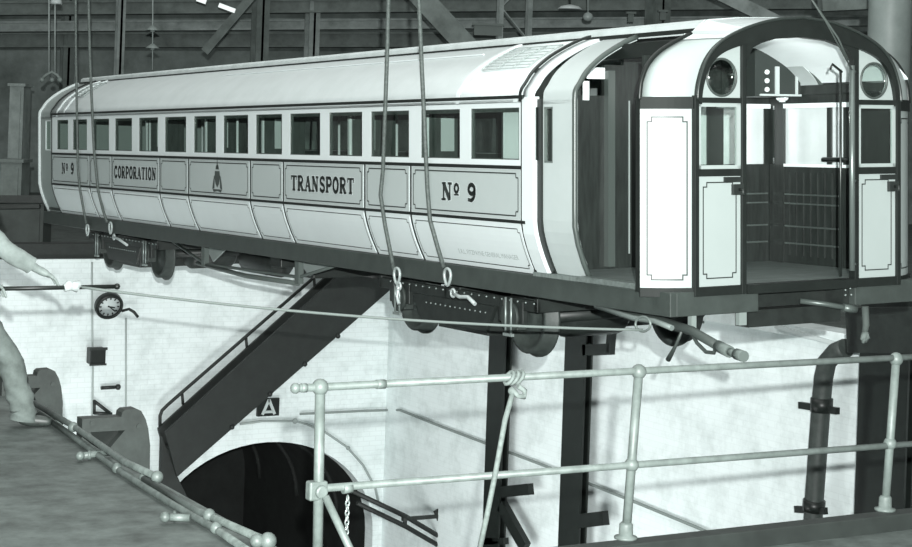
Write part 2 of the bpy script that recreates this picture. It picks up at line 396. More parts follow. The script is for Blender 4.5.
def side_text(text, px_left, px_right, y_mid, hgt, panel, xs=None):
    bl = cA(px_left, y_mid).y; br = cA(px_right, y_mid).y; h0 = cA((px_left+px_right)/2, y_mid).z-hgt/2
    wd = bl-br; xsc = wd/(text_width(text, hgt)-.08*hgt)
    sb = MB(); lettering(sb, text, lambda x, y, o: Vector((-.0075-o*.2, bl-x, h0+y)), hgt, xsc, grow=.08); build(sb, 'lettering_edge', SHADE, panel, recalc=False)
    tb = MB(); lettering(tb, text, lambda x, y, o: Vector((-.0095-o*.3, bl-x, h0+y)), hgt, xsc); build(tb, 'lettering', LETTER, panel, recalc=False)
side_text('TRANSPORT', 292, 355, 184.5, .155, panels[7-1] if False else panels[6])
side_text('No 9', 443, 477, 192, .155, panels[8])
side_text('No 9', 62.5, 74.5, 168.5, .155, panels[0])
side_text('CORPORATION', 115, 157, 173, .155, panels[2])
# crest on the middle panel: spire, shield and two supporters on a scroll
def sp2(px, py): p = cA(px, py); return Vector((-.0095, p.y, p.z))
cm = MB()
c0 = cA(218, 178)
def cpt(x, y): return Vector((-.0095, c0.y-x, c0.z+y))
for poly in ([(-.02, .10), (.02, .10), (.0, .25)], [(-.05, .10), (.05, .10), (.03, .15), (-.03, .15)],
             [(-.07, .08), (.07, .08), (.08, 0), (.05, -.07), (0, -.11), (-.05, -.07), (-.08, 0)],
             [(-.10, .02), (-.08, .03), (-.085, -.12), (-.15, -.13), (-.13, -.06)], [(.10, .02), (.08, .03), (.085, -.12), (.15, -.13), (.13, -.06)],
             [(-.14, -.13), (.14, -.13), (.11, -.165), (0, -.15), (-.11, -.165)]):
    cm.prism([cpt(x, y) for x, y in poly], (-.001, 0, 0))
build(cm, 'crest', mat('crest_ink', .06, .5), panels[4])
lo = cA(456, 253); hi = cA(531, 262)
def skirtmap(x, y, o):
    b = 3.02-x; h = -1.035+y; return sidept(b, h, .0087+o*.2)
font_text('E.R.L. FITZPAYNE GENERAL MANAGER', .058, skirtmap, 'small_lettering', PALEINK, skirts[8])

# roofs
def roof_rows(b0, b1, nb, prof, da=0.0, dh=0.0, amin=0.0, amax=W):
    full = [(a, h) for a, h in prof]+[(W-a, h) for a, h in prof[::-1][1:]]
    full = [(max(a, da) if a < W/2 else min(a, W-da), h) if False else (a+da*(1-2*a/W), h+dh) for a, h in full]
    full = [p for p in full if amin-1e-6 <= p[0] <= amax+1e-6]
    return [[Vector((a, b0+(b1-b0)*i/nb, h)) for a, h in full] for i in range(nb+1)]
mb = MB(); mb.slab(roof_rows(B0, B1, 12, PROF), (0, 0, -.025)); build(mb, 'roof', ROOFW, car, smooth_all=True)
def roof_band(mbx, b0, b1, out, a0=0, a1=W, prof=PROF):
    r = roof_rows(b0, b1, 1, prof, amin=a0, amax=a1)
    res = []
    for row in r:
        rr = []
        for i, p in enumerate(row):
            t = row[min(i+1, len(row)-1)]-row[max(i-1, 0)]; n = Vector((-t.z, 0, t.x)).normalized(); rr.append(p+n*out)
        res.append(rr)
    mbx.slab(res, (0, 0, -.02))
for bq, oq in ((B0, .03), (B1, .02)):
    mb = MB(); roof_band(mb, bq-.02, bq+.02, oq); build(mb, 'roof_rib', BLACK, car)
for b in (B0+.10, B0+1.05, B1-.28, B1-.62):
    mb = MB(); roof_band(mb, b-.03, b+.03, .012); build(mb, 'roof_strap', WHITE, car)
# raised deck along the ridge
mb = MB()
DA = .665
prof = [(DA, .80), (DA+.005, .868), (DA+.04, .892), (1.0, .918), (W/2, .93)]
full = prof+[(W-a, h) for a, h in prof[::-1][1:]]
mb.slab([[Vector((a, b, h)) for a, h in full] for b in (.30, 1.8, 4, 7, 10, 13, BE-.05)], (0, 0, -.02)); build(mb, 'roof_deck', DECKG, car)
for a in (DA-.012, W-DA+.012):
    mb = MB(); mb.box((a-.012, .35, .79), (a+.012, BE-.1, .826)); build(mb, 'deck_shadow_line', BLACK, car)  # black strip standing in for the shade under the deck edge
mb = MB(); i_ = min(range(len(PROF)), key=lambda i: abs(PROF[i][0]-.45)); a_, h_ = PROF[i_]
mb.bar((a_, 3.2, h_+.004), (a_, 9.4, h_+.004), .022, .012); build(mb, 'roof_white_line', WHITE, car)  # thin white bar running along the roof side
# roof hatch: grille lying on the roof near the saloon end, another at the far end
for (bb0, bb1) in ((2.0, 2.75), (13.9, 14.45)):
    mb = MB()
    seg = [p for p in PROF if .16 < p[0] < .56]
    def on(k, b): p = seg[k]; q = seg[min(k+1, len(seg)-1)] if k < len(seg)-1 else seg[k]; return Vector((p[0]-.006, b, p[1]+.010))
    for k in range(0, len(seg), max(1, len(seg)//5)): mb.bar(on(k, bb0), on(k, bb1), .014, .008)
    for b in (bb0, (bb0*2+bb1)/3, (bb0+2*bb1)/3, bb1): mb.tube([on(k, b) for k in range(len(seg))], .007, 6)
    build(mb, 'roof_hatch', mat('hatch_grey', .36, .5), car)

# end panels (recessed side of the vestibule) near and far, with a small window
INS = .05
def endpanel(b0, b1, m, wb0, wb1, far=False, name='end_panel'):
    A = (lambda a: W-a) if far else (lambda a: a)
    hs_low = [H_SK+ (H_WB-.02-H_SK)*k/10 for k in range(11)]
    def pt(b, h): return Vector((A(INS+tuck(h)*(.2 if far else 1)), b, h))
    mb = MB(); off = (-.025 if far else .025, 0, 0)
    mb.slab([[pt(b, h) for h in hs_low] for b in (b0, b1)], off)
    for (x0, x1) in ((b0, wb0), (wb1, b1)): mb.slab([[pt(x0, h) for h in (H_WB-.02, H_WT)], [pt(x1, h) for h in (H_WB-.02, H_WT)]], off)
    mb.slab([[pt(b0, h) for h in (H_WT, .30)], [pt(b1, h) for h in (H_WT, .30)]], off)
    up = [(a+INS*(1-a/.7), h-.012) for a, h in PROF if a < .69]
    mb.slab([[Vector((A(a), b, h)) for a, h in up] for b in (b0, b1)], (0, 0, -.03))
    e = build(mb, name, m, car)
    fm = MB(); i = .014
    for lo, hi in (((wb0, H_WB-.02), (wb1, H_WB-.02+i)), ((wb0, H_WT-i), (wb1, H_WT)), ((wb0, H_WB-.02), (wb0+i, H_WT)), ((wb1-i, H_WB-.02), (wb1, H_WT))):
        fm.box((A(INS+.0), lo[0], lo[1]), (A(INS+.02), hi[0], hi[1]))
    w = build(fm, 'window', mat('sash_dark', .12, .4) if b1 < 5 else WHITE, car)
    pm = MB(); pm.box((A(INS+.008), wb0+i, H_WB-.02+i), (A(INS+.012), wb1-i, H_WT-i)); build(pm, 'pane', GLASS, w)
    # bright edge strip
    return e
PANW = mat('panel_grey', .46, .45, var=.04, scale=2)
endpanel(1.14, 1.60, PANW, 1.46, 1.585); endpanel(1.14, 1.60, PANW, 1.46, 1.585, True)
endpanel(B1+.10, BE, FARGREY, B1+.22, B1+.50); endpanel(B1+.10, BE, FARGREY, B1+.22, B1+.50, True)
for far in (False, True):
    A = (lambda a: W-a) if far else (lambda a: a)
    # dark jamb round the edge of the end panel
    up = [(a+INS*(1-a/.7), h-.012) for a, h in PROF if a < .69]
    pts = [(INS+tuck(h)*(.2 if far else 1), h) for h in [H_SK+(.28-H_SK)*k/10 for k in range(11)]]+up
    mb = MB(); mb.tube([Vector((A(a-.006), 1.135, h)) for a, h in pts], .022, 8); build(mb, 'door_jamb', mat('jamb_grey', .07, .35), car)
    mb = MB(); mb.tube([Vector((A(a-.004), BE, h)) for a, h in pts], .03, 8); build(mb, 'end_beading', mat('bead_pale', .5, .4), car)
    # recess behind the saloon end and its jagged foot
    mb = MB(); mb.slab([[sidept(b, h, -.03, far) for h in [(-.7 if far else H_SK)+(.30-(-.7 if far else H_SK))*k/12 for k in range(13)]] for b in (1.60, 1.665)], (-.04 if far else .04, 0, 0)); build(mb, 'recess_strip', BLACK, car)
    mb = MB(); mb.slab([[sidept(b, h, .012, far) for h in [(-.7 if far else H_SK-.03)+(.30-(-.7 if far else H_SK-.03))*k/12 for k in range(13)]] for b in (1.655, B0-.004)], (-.012 if far else .012, 0, 0)); build(mb, 'end_pillar', WHITE, car)
mb = MB(); r0 = [(a, h) for a, h in PROF]; mb.slab(roof_rows(1.655, B0, 2, PROF), (0, 0, -.03)); build(mb, 'roof_end', WHITE, car, smooth_all=True)
# centre of the vestibule roof, under the deck
mb = MB(); mb.slab(roof_rows(.2, 1.66, 3, PROF, amin=.60, amax=W-.60), (0, 0, -.03)); build(mb, 'vestibule_roof', ROOFW, car)
# far end wall
pr = [(INS+tuck(h), h) for h in [H_SK+(.28-H_SK)*k/8 for k in range(9)]]+[(a+INS*(1-2*a/W), h-.012) for a, h in PROF]
poly = [Vector((a, BE-.02, h)) for a, h in pr]+[Vector((W-a, BE-.02, h)) for a, h in pr[::-1][1:]]
mb = MB(); mb.prism(poly, (0, -.04, 0)); build(mb, 'end_wall', FARGREY, car)
# far vestibule roof shoulder
mb = MB(); mb.slab(roof_rows(B1, BE, 2, [(a+INS*(1-2*a/W), h-.006) for a, h in PROF], amin=.6, amax=W-.6), (0, 0, -.03)); build(mb, 'far_roof', mat('far_roof_grey', .34, .45), car)

# ---- front end
FA = [(.334, .265), (.340, .34), (.362, .43), (.412, .548), (.50, .653), (.625, .735), (.816, .812), (1.06, .873), (W/2, .902)]
FAi = interp(FA, 5)
LA = [(.0, .265), (.004, .33), (.02, .414), (.075, .526), (.185, .628), (.37, .722), (.52, .772), (.78, .838), (W/2, .895)]
LAi = interp(LA, 5)
assert len(FAi) == len(LAi)
for far in (False, True):
    A = (lambda a: W-a) if far else (lambda a: a)
    k = 26
    def rows(i0, i1, n=4):
        out = []
        for s in range(n+1):
            t = s/n; bulge = .03*math.sin(math.pi*t)
            out.append([Vector((A(LAi[i][0]*(1-t)+FAi[i][0]*t-bulge*.7), .214*(1-t)+.0*t-bulge*.7, LAi[i][1]*(1-t)+FAi[i][1]*t)) for i in range(i0, i1)])
        return out
    mb = MB(); mb.slab(rows(0, k), (0, .0, -.02)); build(mb, 'bonnet', FRONTW, car, smooth_all=True)
    dk = [(.52, .772), (.665, .862), (.70, .892), (1.0, .918), (W/2, .93)]
    def dh(a):
        for (x0, y0), (x1, y1) in zip(dk, dk[1:]):
            if a <= x1: return y0+(y1-y0)*(a-x0)/(x1-x0)
        return dk[-1][1]
    i0 = k-1; n1 = len(LAi); rr_ = []
    for s_ in range(4):
        t = s_/3
        row = []
        for i in range(i0, n1):
            u = (i-i0)/(n1-1-i0); a_ = LAi[i0][0]+(W/2-LAi[i0][0])*u
            p_ = Vector((a_, .214+.12*min(1, u*4), dh(max(.52, a_)) if u > 0 else LAi[i0][1])); q_ = Vector((FAi[i][0], 0, FAi[i][1]))
            v_ = p_.lerp(q_, t); row.append(Vector((A(v_.x), v_.y, v_.z)))
        rr_.append(row)
    mb = MB(); mb.slab(rr_, (0, 0, -.02)); build(mb, 'front_roof', ROOFW, car)
    mb = MB(); mb.tube([Vector((A(a-.004), .214, h+.004)) for a, h in LAi[:30]], .018, 8); build(mb, 'bonnet_rib', BLACK, car)
    # corner panel, its head moulding and plinth
    p0, p1 = Vector((A(.0), .214, 0)), Vector((A(.334), .0, 0)); d = (p1-p0).normalized(); nrm = Vector((-1 if not far else 1, -1.56, 0)).normalized()
    nrm = Vector((d.y, -d.x, 0)); nrm = nrm if nrm.y < 0 else -nrm
    def cp(t, h, o=0.0): q = p0.lerp(p1, t)+nrm*(o+.02*math.sin(math.pi*t)); return Vector((q.x, q.y, h))
    NT = 8
    mb = MB(); mb.slab([[cp(i/NT, h) for h in (-1.12, .20)] for i in range(NT+1)], -nrm*.025); cpn = build(mb, 'corner_panel', FRONTW, car, smooth_all=False)
    L = MB()
    def cstrip(t0, h0, t1, h1, w):
        wt = w/.4
        if abs(t1-t0) > abs(h1-h0)*.1 and abs(h1-h0) < 1e-6:
            n = 6; L.grid([[cp(t0+(t1-t0)*i/n, h0-w/2, .004), cp(t0+(t1-t0)*i/n, h0+w/2, .004)] for i in range(n+1)], False)
        else: L.grid([[cp(t0-wt/2, h, .004), cp(t0+wt/2, h, .004)] for h in (min(h0, h1)-w/2, max(h0, h1)+w/2)], False)
    t0, t1, h0, h1, ct, ch = .13, .87, -1.06, .14, .08, .035
    P = [(t0+ct, h0), (t1-ct, h0), (t1-ct, h0+ch), (t1, h0+ch), (t1, h1-ch), (t1-ct, h1-ch), (t1-ct, h1), (t0+ct, h1), (t0+ct, h1-ch), (t0, h1-ch), (t0, h0+ch), (t0+ct, h0+ch)]
    for p, q in zip(P, P[1:]+P[:1]): cstrip(p[0], p[1], q[0], q[1], .010)
    build(L, 'lining', LINER, cpn, recalc=False)
    mb = MB(); mb.slab([[cp(i/NT, h, .014) for h in (.20, .215, .275, .29)] for i in range(NT+1)], -nrm*.04); build(mb, 'head_moulding', mat('moulding_black', .014, .6, spec=.2), car)
    mb = MB(); mb.slab([[cp(i/NT, h, .02) for h in (-1.185, -1.12)] for i in range(NT+1)], -nrm*.06); build(mb, 'plinth', mat('moulding_black', .014), car)
    mb = MB(); mb.box((A(-.005), .214, -1.15), (A(.05), .262, .29)); build(mb, 'corner_post', BLACK, car)
    mb = MB(); mb.box((A(.318), -.03, -1.185), (A(.362), .03, .30)); build(mb, 'front_post', BLACK, car, bevel=.006)
    mb = MB(); mb.box((A(.765), -.03, -1.185), (A(.81), .04, .735)); build(mb, 'door_post', BLACK, car, bevel=.006)
    mb = MB(); mb.box((A(.362), -.02, .245), (A(.765), .02, .285)); build(mb, 'front_rail', BLACK, car); mb = MB(); mb.box((A(.362), -.02, -.297), (A(.765), .02, -.245)); build(mb, 'front_rail', BLACK, car); mb = MB(); mb.box((A(.34), -.026, -1.185), (A(.80), .02, -1.118))
    build(mb, 'front_sill', BLACK, car)
    # porthole panel: outer outline sampled round the porthole centre
    cx, ch_, rr = .588, .437, .138
    inner = [(a+.035, h-.035) for a, h in FAi if .34 < a < .74 and h > .43]
    out = [(.362, .285), (.362, .40)]+[p for p in inner if p[0] > .38 and p[0] < .76]+[(.765, inner[-1][1]+.012), (.765, .285)]
    def raycast(t):
        dx, dy = math.cos(t), math.sin(t); best = 9
        for (x1, y1), (x2, y2) in zip(out, out[1:]+out[:1]):
            ex, ey = x2-x1, y2-y1; den = dx*ey-dy*ex
            if abs(den) < 1e-9: continue
            u = ((x1-cx)*ey-(y1-ch_)*ex)/den; v = ((x1-cx)*dy-(y1-ch_)*dx)/den
            if u > 0 and -1e-6 <= v <= 1+1e-6: best = min(best, u)
        return best
    angs = sorted([2*math.pi*i/40 for i in range(40)]+[math.atan2(y-ch_, x-cx) % (2*math.pi) for x, y in out])
    angs.append(angs[0]+2*math.pi)
    rows_ = []
    for t in angs:
        u = max(raycast(t), rr+.004); rows_.append([Vector((A(cx+rr*math.cos(t)), -.004, ch_+rr*math.sin(t))), Vector((A(cx+u*math.cos(t)), -.004, ch_+u*math.sin(t)))])
    mb = MB(); mb.slab(rows_, (0, .02, 0)); pp = build(mb, 'porthole_panel', FRONTW, car)
    mb = MB(); mb.tube([Vector((A(cx+rr*math.cos(t)), -.006, ch_+rr*math.sin(t))) for t in [2*math.pi*i/32 for i in range(32)]], .010, 6, True); build(mb, 'porthole_rim', mat('rim_grey', .06, .4), pp)
    mb = MB(); mb.lathe([(0, 0), (rr, 0), (rr, .006), (0, .006)], (A(cx), .004, ch_), (0, 1, 0), 32); build(mb, 'porthole_glass', GLASS, pp)
    # window with white frame
    mb = MB(); i = .028
    x0, x1, z0, z1 = .362, .765, -.245, .245
    for lo, hi in (((x0, z0), (x1, z0+i)), ((x0, z1-i), (x1, z1)), ((x0, z0), (x0+i, z1)), ((x1-i*1.2, z0), (x1, z1))): mb.box((A(lo[0]), -.012, lo[1]), (A(hi[0]), .015, hi[1]))
    fw = build(mb, 'front_window', FRONTW, car)
    mb = MB(); mb.box((A(x0+i), .0, z0+i), (A(x1-i), .005, z1-i)); build(mb, 'pane', GLASS, fw)
    # lower panel
    mb = MB(); mb.box((A(.366), -.012, -1.115), (A(.762), .012, -.30)); fp = build(mb, 'front_panel', FRONTW, car)
    L = MB()
    def fstrip(x0, h0, x1, h1, w=.009):
        L.box((A(min(x0, x1)-w/2), -.0135, min(h0, h1)-w/2), (A(max(x0, x1)+w/2), -.0125, max(h0, h1)+w/2))
    x0, x1, z0, z1, c = .41, .72, -1.055, -.345, .033
    P = [(x0+c, z0), (x1-c, z0), (x1-c, z0+c), (x1, z0+c), (x1, z1-c), (x1-c, z1-c), (x1-c, z1), (x0+c, z1), (x0+c, z1-c), (x0, z1-c), (x0, z0+c), (x0+c, z0+c)]
    for p, q in zip(P, P[1:]+P[:1]): fstrip(p[0], p[1], q[0], q[1])
    build(L, 'lining', LINER, fp)
    # lock fitting: on the viewer's right of both panels
    xa, xb = (.60, .765) if not far else (W-.53, W-.362)
    mb = MB(); mb.box((xa, -.03, -.345), (xb, -.012, -.305)); mb.box((xb-.09, -.045, -.44), (xb+.005, -.012, -.36)); mb.tube([(xb-.04, -.05, -.40), (xb-.04, -.09, -.40), (xb-.04, -.09, -.44)], .012, 8)
    build(mb, 'lock', DARK, car)
# arched fascia over the front
outer = [(a, h+.004) for a, h in FAi]; outer = outer+[(W-a, h) for a, h in outer[::-1][1:]]
def inner_pt(a, h):
    m = W/2; t = min(1, abs(m-a)/(m-.334))
    return (a+(.045 if a < m else -.045)*(t**3), h-(.035+.115*(1-t**2.2)))
inn = [inner_pt(a, h) for a, h in outer]
mb = MB(); mb.slab([[Vector((a, -.04, h)) for a, h in outer], [Vector((a, -.04, h)) for a, h in inn]], (0, .07, 0)); build(mb, 'fascia', BLACK, car)
mb = MB(); mb.tube([Vector((a, -.045, h+.002)) for a, h in outer], .012, 6); build(mb, 'fascia_bead', mat('bead_dark', .03, .3), car)
# spandrel corners of the doorway arch
for far in (False, True):
    A = (lambda a: W-a) if far else (lambda a: a)
    pts = [(.80, .74), (.80, .50), (.83, .60), (.87, .665), (.95, .70), (1.08, .735)]
    mb = MB(); mb.prism([Vector((A(a), -.03, h)) for a, h in pts], (0, .05, 0)); build(mb, 'door_spandrel', BLACK, car)
# doorway grab rails
mb = MB(); mb.tube([(W-.86, -.05, -1.05), (W-.86, -.05, .55)], .022, 10); 
for h in (-1.0, -.35, .5): mb.tube([(W-.86, -.05, h), (W-.79, -.02, h)], .012, 8)
build(mb, 'grab_rail', mat('rail_grey', .16, .3, metal=.4), car)
mb = MB(); mb.tube([(W-.905, .03, .52), (W-.905, .03, -1.1)], .010, 8); mb.tube([(W-.90, .02, .50), (W-1.0, .02, .56), (W-1.02, .02, .52)], .010, 8); build(mb, 'bell_pipe', mat('pipe_black', .02, .3), car)

# ---- vestibule interior
mb = MB(); mb.prism([(.10, .262, -1.16), (.37, .06, -1.16), (W-.37, .06, -1.16), (W-.10, .262, -1.16), (W-.10, B0, -1.16), (.10, B0, -1.16)], (0, 0, .04)); build(mb, 'platform_floor', FLOORP, car)
mb = MB(); mb.box((.07, .262, -1.145), (.16, 1.15, -1.105)); build(mb, 'step_plate', mat('step_grey', .2, .4, metal=.4, var=.3, scale=20), car)
mb = MB(); mb.box((.81, -.05, -1.185), (W-.81, .07, -1.117)); build(mb, 'door_sill', BLACK, car)
mb = MB(); mb.slab(roof_rows(.1, B0-.01, 3, [(a, h-.05) for a, h in PROF], amin=.78, amax=W-.1), (0, 0, -.01)); build(mb, 'ceiling_lining', CEILW, car)
# bulkhead with bright panes, the narrow ones painted reflections
mb = MB()
for x0, x1, z0, z1 in ((.12, W-.06, -1.12, -.25), (.12, 1.24, -.25, .27), (1.34, 1.80, -.25, .27), (1.90, 2.08, -.25, .27), (W-.16, W-.06, -.25, .27), (.12, W-.06, .27, .34), (.12, .34, .34, .56), (.80, W-.12, .34, .60), (1.0, W-.5, .60, .82)):
    mb.box((x0, B0-.02, z0), (x1, B0+.02, z1))
bk = build(mb, 'bulkhead', WOOD, car)
for x0, x1, z0, z1 in ((2.08, W-.16, -.25, .27), (1.80, 1.90, -.25, .27), (1.24, 1.34, -.25, .27)):
    pb = MB(); pb.box((x0, B0-.006, z0), (x1, B0+.006, z1)); build(pb, 'bright_pane', BRIGHT, bk)
build_many('notice', CEILW, bk, [one(lambda x: x.box((.58, B0-.03, .30), (.64, B0-.02, .46))), one(lambda x: x.box((.62, B0-.03, .48), (.80, B0-.02, .575)))])
build_many('edge_strip', mat('strip_pale', .3, .4), bk, [one(lambda x: x.box((.845, B0-.03, -1.0), (.86, B0-.02, .45))), one(lambda x: x.box((1.05, B0-.03, -1.0), (1.06, B0-.02, .3)))])
mb = MB(); mb.box((.80, 1.75, -1.1), (.87, 1.81, .55)); build(mb, 'inner_post', mat('post_pale', .07, .35), car)
mb = MB(); mb.tube([(.93, 1.2, -1.1), (.93, 1.2, .76)], .016, 8); build(mb, 'grab_pole', BRASS, car)
# far side door of the vestibule: white panes above, dark barred panel below
XD = 2.60
mb = MB()
mb.box((XD, .26, -1.12), (XD+.03, 1.80, -.25)); mb.box((XD, .26, .27), (XD+.03, 1.80, .36))
mb.box((XD, .26, -.25), (XD+.03, .86, .27)); mb.box((XD, 1.62, -.25), (XD+.03, 1.74, .27))
mb.box((XD-.02, 1.60, -1.12), (XD+.02, 1.68, .30)); mb.box((XD-.01, 1.0, -.25), (XD+.03, 1.05, .27))
for k in range(14): mb.box((XD-.012, .36+.09*k, -1.05), (XD, .375+.09*k, -.32))
fd = build(mb, 'side_door', WOOD, car)
for b0, b1 in ((.86, 1.0), (1.05, 1.60)):
    pb = MB(); pb.box((XD+.01, b0, -.25), (XD+.018, b1, .27)); build(pb, 'bright_pane', BRIGHT, fd)
pb = MB(); pb.box((XD-.02, .38, .245), (XD, 1.60, .285)); pb.box((XD-.016, .38, -.27), (XD, 1.6, -.245))
pb.tube([(XD-.03, 1.60, .30), (XD-.03, 1.60, .36)], .03, 8); pb.ball((XD-.03, 1.60, .38), .032); pb.ball((XD-.03, 1.56, .34), .03); pb.ball((XD-.03, 1.64, .34), .03)
pb.box((2.0, B0-.04, .245), (XD, B0-.02, .285)); build(pb, 'white_rail', CEILW, fd)
for h in (-.52, -.60, -.80, -.95):
    for lo_, hi_ in (((XD-.022, .9, h), (XD-.01, 1.58, h+.014)), ((2.0, B0-.04, h), (XD-.03, B0-.03, h+.014))):
        pb = MB(); pb.box(lo_, hi_); build(pb, 'kick_rail', mat('kick_grey', .12, .35, metal=.5), fd)
pb = MB(); pb.lathe([(0, -.02), (.05, -.01), (.06, 0), (.05, .01), (0, .02)], (XD-.1, .70, -.20), (0, 0, 1), 16); pb.tube([(XD-.1, .62, -.2), (XD-.1, 1.0, -.2)], .02, 8); build(pb, 'door_handle', BLACK, fd)
mb = MB(); mb.box((XD-.04, .26, .36), (XD+.04, 1.82, .44)); build(mb, 'door_header', WOOD, car)
# destination box over the bulkhead with lamp row
mb = MB()
mb.prism([(2.05, 1.35, .34), (2.05, 1.35, .80), (2.20, 1.35, .76), (2.56, 1.35, .60), (2.56, 1.35, .34)], (0, .45, 0)); db = build(mb, 'indicator_box', mat('box_dark', .03, .4), car)
pb = MB()
bulbm = mat('bulb', .8, .3); bb_ = bulbm.node_tree.nodes['Principled BSDF']; bb_.inputs['Emission Color'].default_value = (.97, 1, .98, 1); bb_.inputs['Emission Strength'].default_value = .15
build_many('lamp_bulb', bulbm, db, [one(lambda x, k=k: x.ball((2.17, 1.335, .40+.075*k), .022)) for k in range(3)])
pb = MB(); pb.box((2.27, 1.335, .36), (2.31, 1.35, .60)); pb.box((2.50, 1.335, .36), (2.52, 1.35, .60)); pb.box((2.10, 1.335, .345), (2.56, 1.35, .362)); build(pb, 'box_beading', mat('beading_pale', .45, .4), db)
# inner face of the driver's corner (dark) so that the side doorway reads deep
mb = MB(); mb.box((.32, .24, -1.12), (.36, .28, .62)); mb.box((.08, .265, .30), (.36, .30, .60)); mb.box((.06, .266, -1.12), (.30, .275, .3)); build(mb, 'cab_partition', WOOD, car)
mb = MB(); mb.box((.50, .25, .62), (.60, 1.60, .735)); build(mb, 'door_track', BLACK, car)
mb = MB(); mb.slab(roof_rows(.22, 1.62, 2, [(a, h-.055) for a, h in PROF], amin=.56, amax=.80), (0, 0, -.01)); build(mb, 'track_soffit', WOOD, car)
# ---- saloon interior
mb = MB(); mb.box((.17, B0, -1.12), (W-.17, BE-.05, -1.08)); build(mb, 'saloon_floor', INTW, car)
for far in (False, True):
    A = (lambda a: W-a) if far else (lambda a: a)
    mb = MB(); mb.box((A(.20), B0+.4, -1.08), (A(.62), B1-.4, -.66)); mb.box((A(.08), B0+.4, -.70), (A(.18), B1-.4, -.28)); build(mb, 'bench_seat', mat('seat_cloth', .05, .8), car)
    for b in [3.2+1.55*k for k in range(8)]:
        mb = MB(); mb.tube([(A(.66), b, -1.08), (A(.66), b, .62)], .017, 8); build(mb, 'grab_pole', mat('pole_pale', .6, .35), car)
mb = MB(); mb.slab(roof_rows(B0+.05, B1, 2, [(a+.03*(1-2*a/W), h-.05) for a, h in PROF]), (0, 0, -.01)); build(mb, 'saloon_ceiling', mat('saloon_ceiling', .35, .5), car)
mb = MB(); mb.box((.10, 2.02, -.25), (.13, 2.30, .30)); build(mb, 'door_blind', mat('blind_grey', .62, .7), car)
for b in (2.6, 4.6, 6.3, 8.6, 10.4, 12.6):
    mb = MB(); mb.box((.66, b, -1.08), (1.2, b+.03, .62)); sc_ = build(mb, 'saloon_screen', INTW, car)
    mb = MB(); mb.box((.64, b-.005, -1.08), (.665, b+.035, .62)); build(mb, 'screen_edge', mat('pole_pale', .6), sc_)
    mb = MB(); mb.box((.80, b-.006, -.15), (.95, b, .20)); build(mb, 'screen_pane', mat('screen_pale', .45, .2), sc_)

# ---- underframe
mb = MB(); mb.box((.10, -.02, -1.325), (.16, BE, -1.146)); mb.box((W-.16, -.02, -1.325), (W-.10, BE, -1.146))
mb.box((.158, -.02, -1.325), (.93, .05, -1.146)); mb.box((W-.80, -.02, -1.325), (W-.158, .05, -1.146)); mb.box((.158, BE-.06, -1.325), (W-.158, BE, -1.146))
for b in (.5, 2.4, 5.6, 7.8, 10.2, 14.6): mb.box((.16, b, -1.30), (W-.16, b+.08, -1.17))
build(mb, 'sole_bar', SOLE, car, bevel=.006)
mb = MB(); mb.box((.93, .25, -1.325), (W-.80, .33, -1.16)); mb.box((.93, .05, -1.325), (.99, .3, -1.16)); mb.box((W-.86, .05, -1.325), (W-.80, .3, -1.16)); mb.box((.95, .12, -1.46), (W-.82, .28, -1.33)); build(mb, 'headstock', DARK, car)
mb = MB(); mb.tube([cB(800, 301, .16), cB(825, 304, .06), cB(850, 308.5, -.03)], .022, 10); mb.tube([cB(843, 307.5, -.01), cB(856, 309.5, -.04)], .032, 10); build(mb, 'drawbar', mat('drawbar_grey', .10, .4, metal=.3), car)
mb = MB()
for (x, h) in ((1.80, -1.20), (1.85, -1.19), (1.86, -1.24), (1.80, -1.24)): mb.ball((x, -.025, h), .009, 6)
tag(build(mb, 'rivets', RIVET, car), kind='stuff')
build_many('bracket', mat('bracket_pale', .22, .5), car, [one(lambda x: x.box((.30, -.015, -1.42), (.345, .03, -1.32))), one(lambda x: x.box((.75, -.015, -1.42), (.82, .03, -1.32)))])
# brake hoses and coupler pipes hanging at the near corner
def ca(px, py, a): return cA(px, py, a)
mb = MB(); mb.tube([ca(598, 304, .35), ca(630, 316, .30), ca(664, 322, .25), ca(692, 331, .2), ca(718, 346, .15)], .035, 10); build(mb, 'brake_pipe', mat('hose_black', .05, .5), car)
mb = MB(); mb.tube([ca(718, 346, .15), ca(730, 352, .12)], .042, 12); mb.tube([ca(729, 351.5, .12), ca(737, 354.5, .11)], .028, 12); mb.tube([ca(736.5, 354, .11), ca(744, 356.5, .09)], .040, 12); build(mb, 'hose_coupling', mat('coupling_grey', .15, .4, metal=.3), car)
mb = MB(); mb.tube([ca(690, 330, .2), ca(697, 343, .19), ca(706, 352, .18), ca(714, 353, .17), ca(716, 344, .16)], .014, 8); build(mb, 'loop_hose', mat('hose_black', .05, .5), car)
mb = MB(); mb.tube([ca(683, 328, .2), ca(676, 345, .2), ca(668, 360, .2)], [.012, .012, .02], 8); build(mb, 'drop_hose', mat('hose_black', .05, .5), car)
mb = MB(); mb.tube([ca(643+7.5*math.cos(t), 324+7.5*math.sin(t), .1) for t in [2*math.pi*i/16 for i in range(16)]], .010, 6, True); mb.tube([ca(596, 306, .12), ca(634, 318, .12), ca(655, 321, .12), ca(672, 328, .12)], .022, 8); build(mb, 'lifting_ring', mat('ring_dim', .2, .5, metal=.3), car)
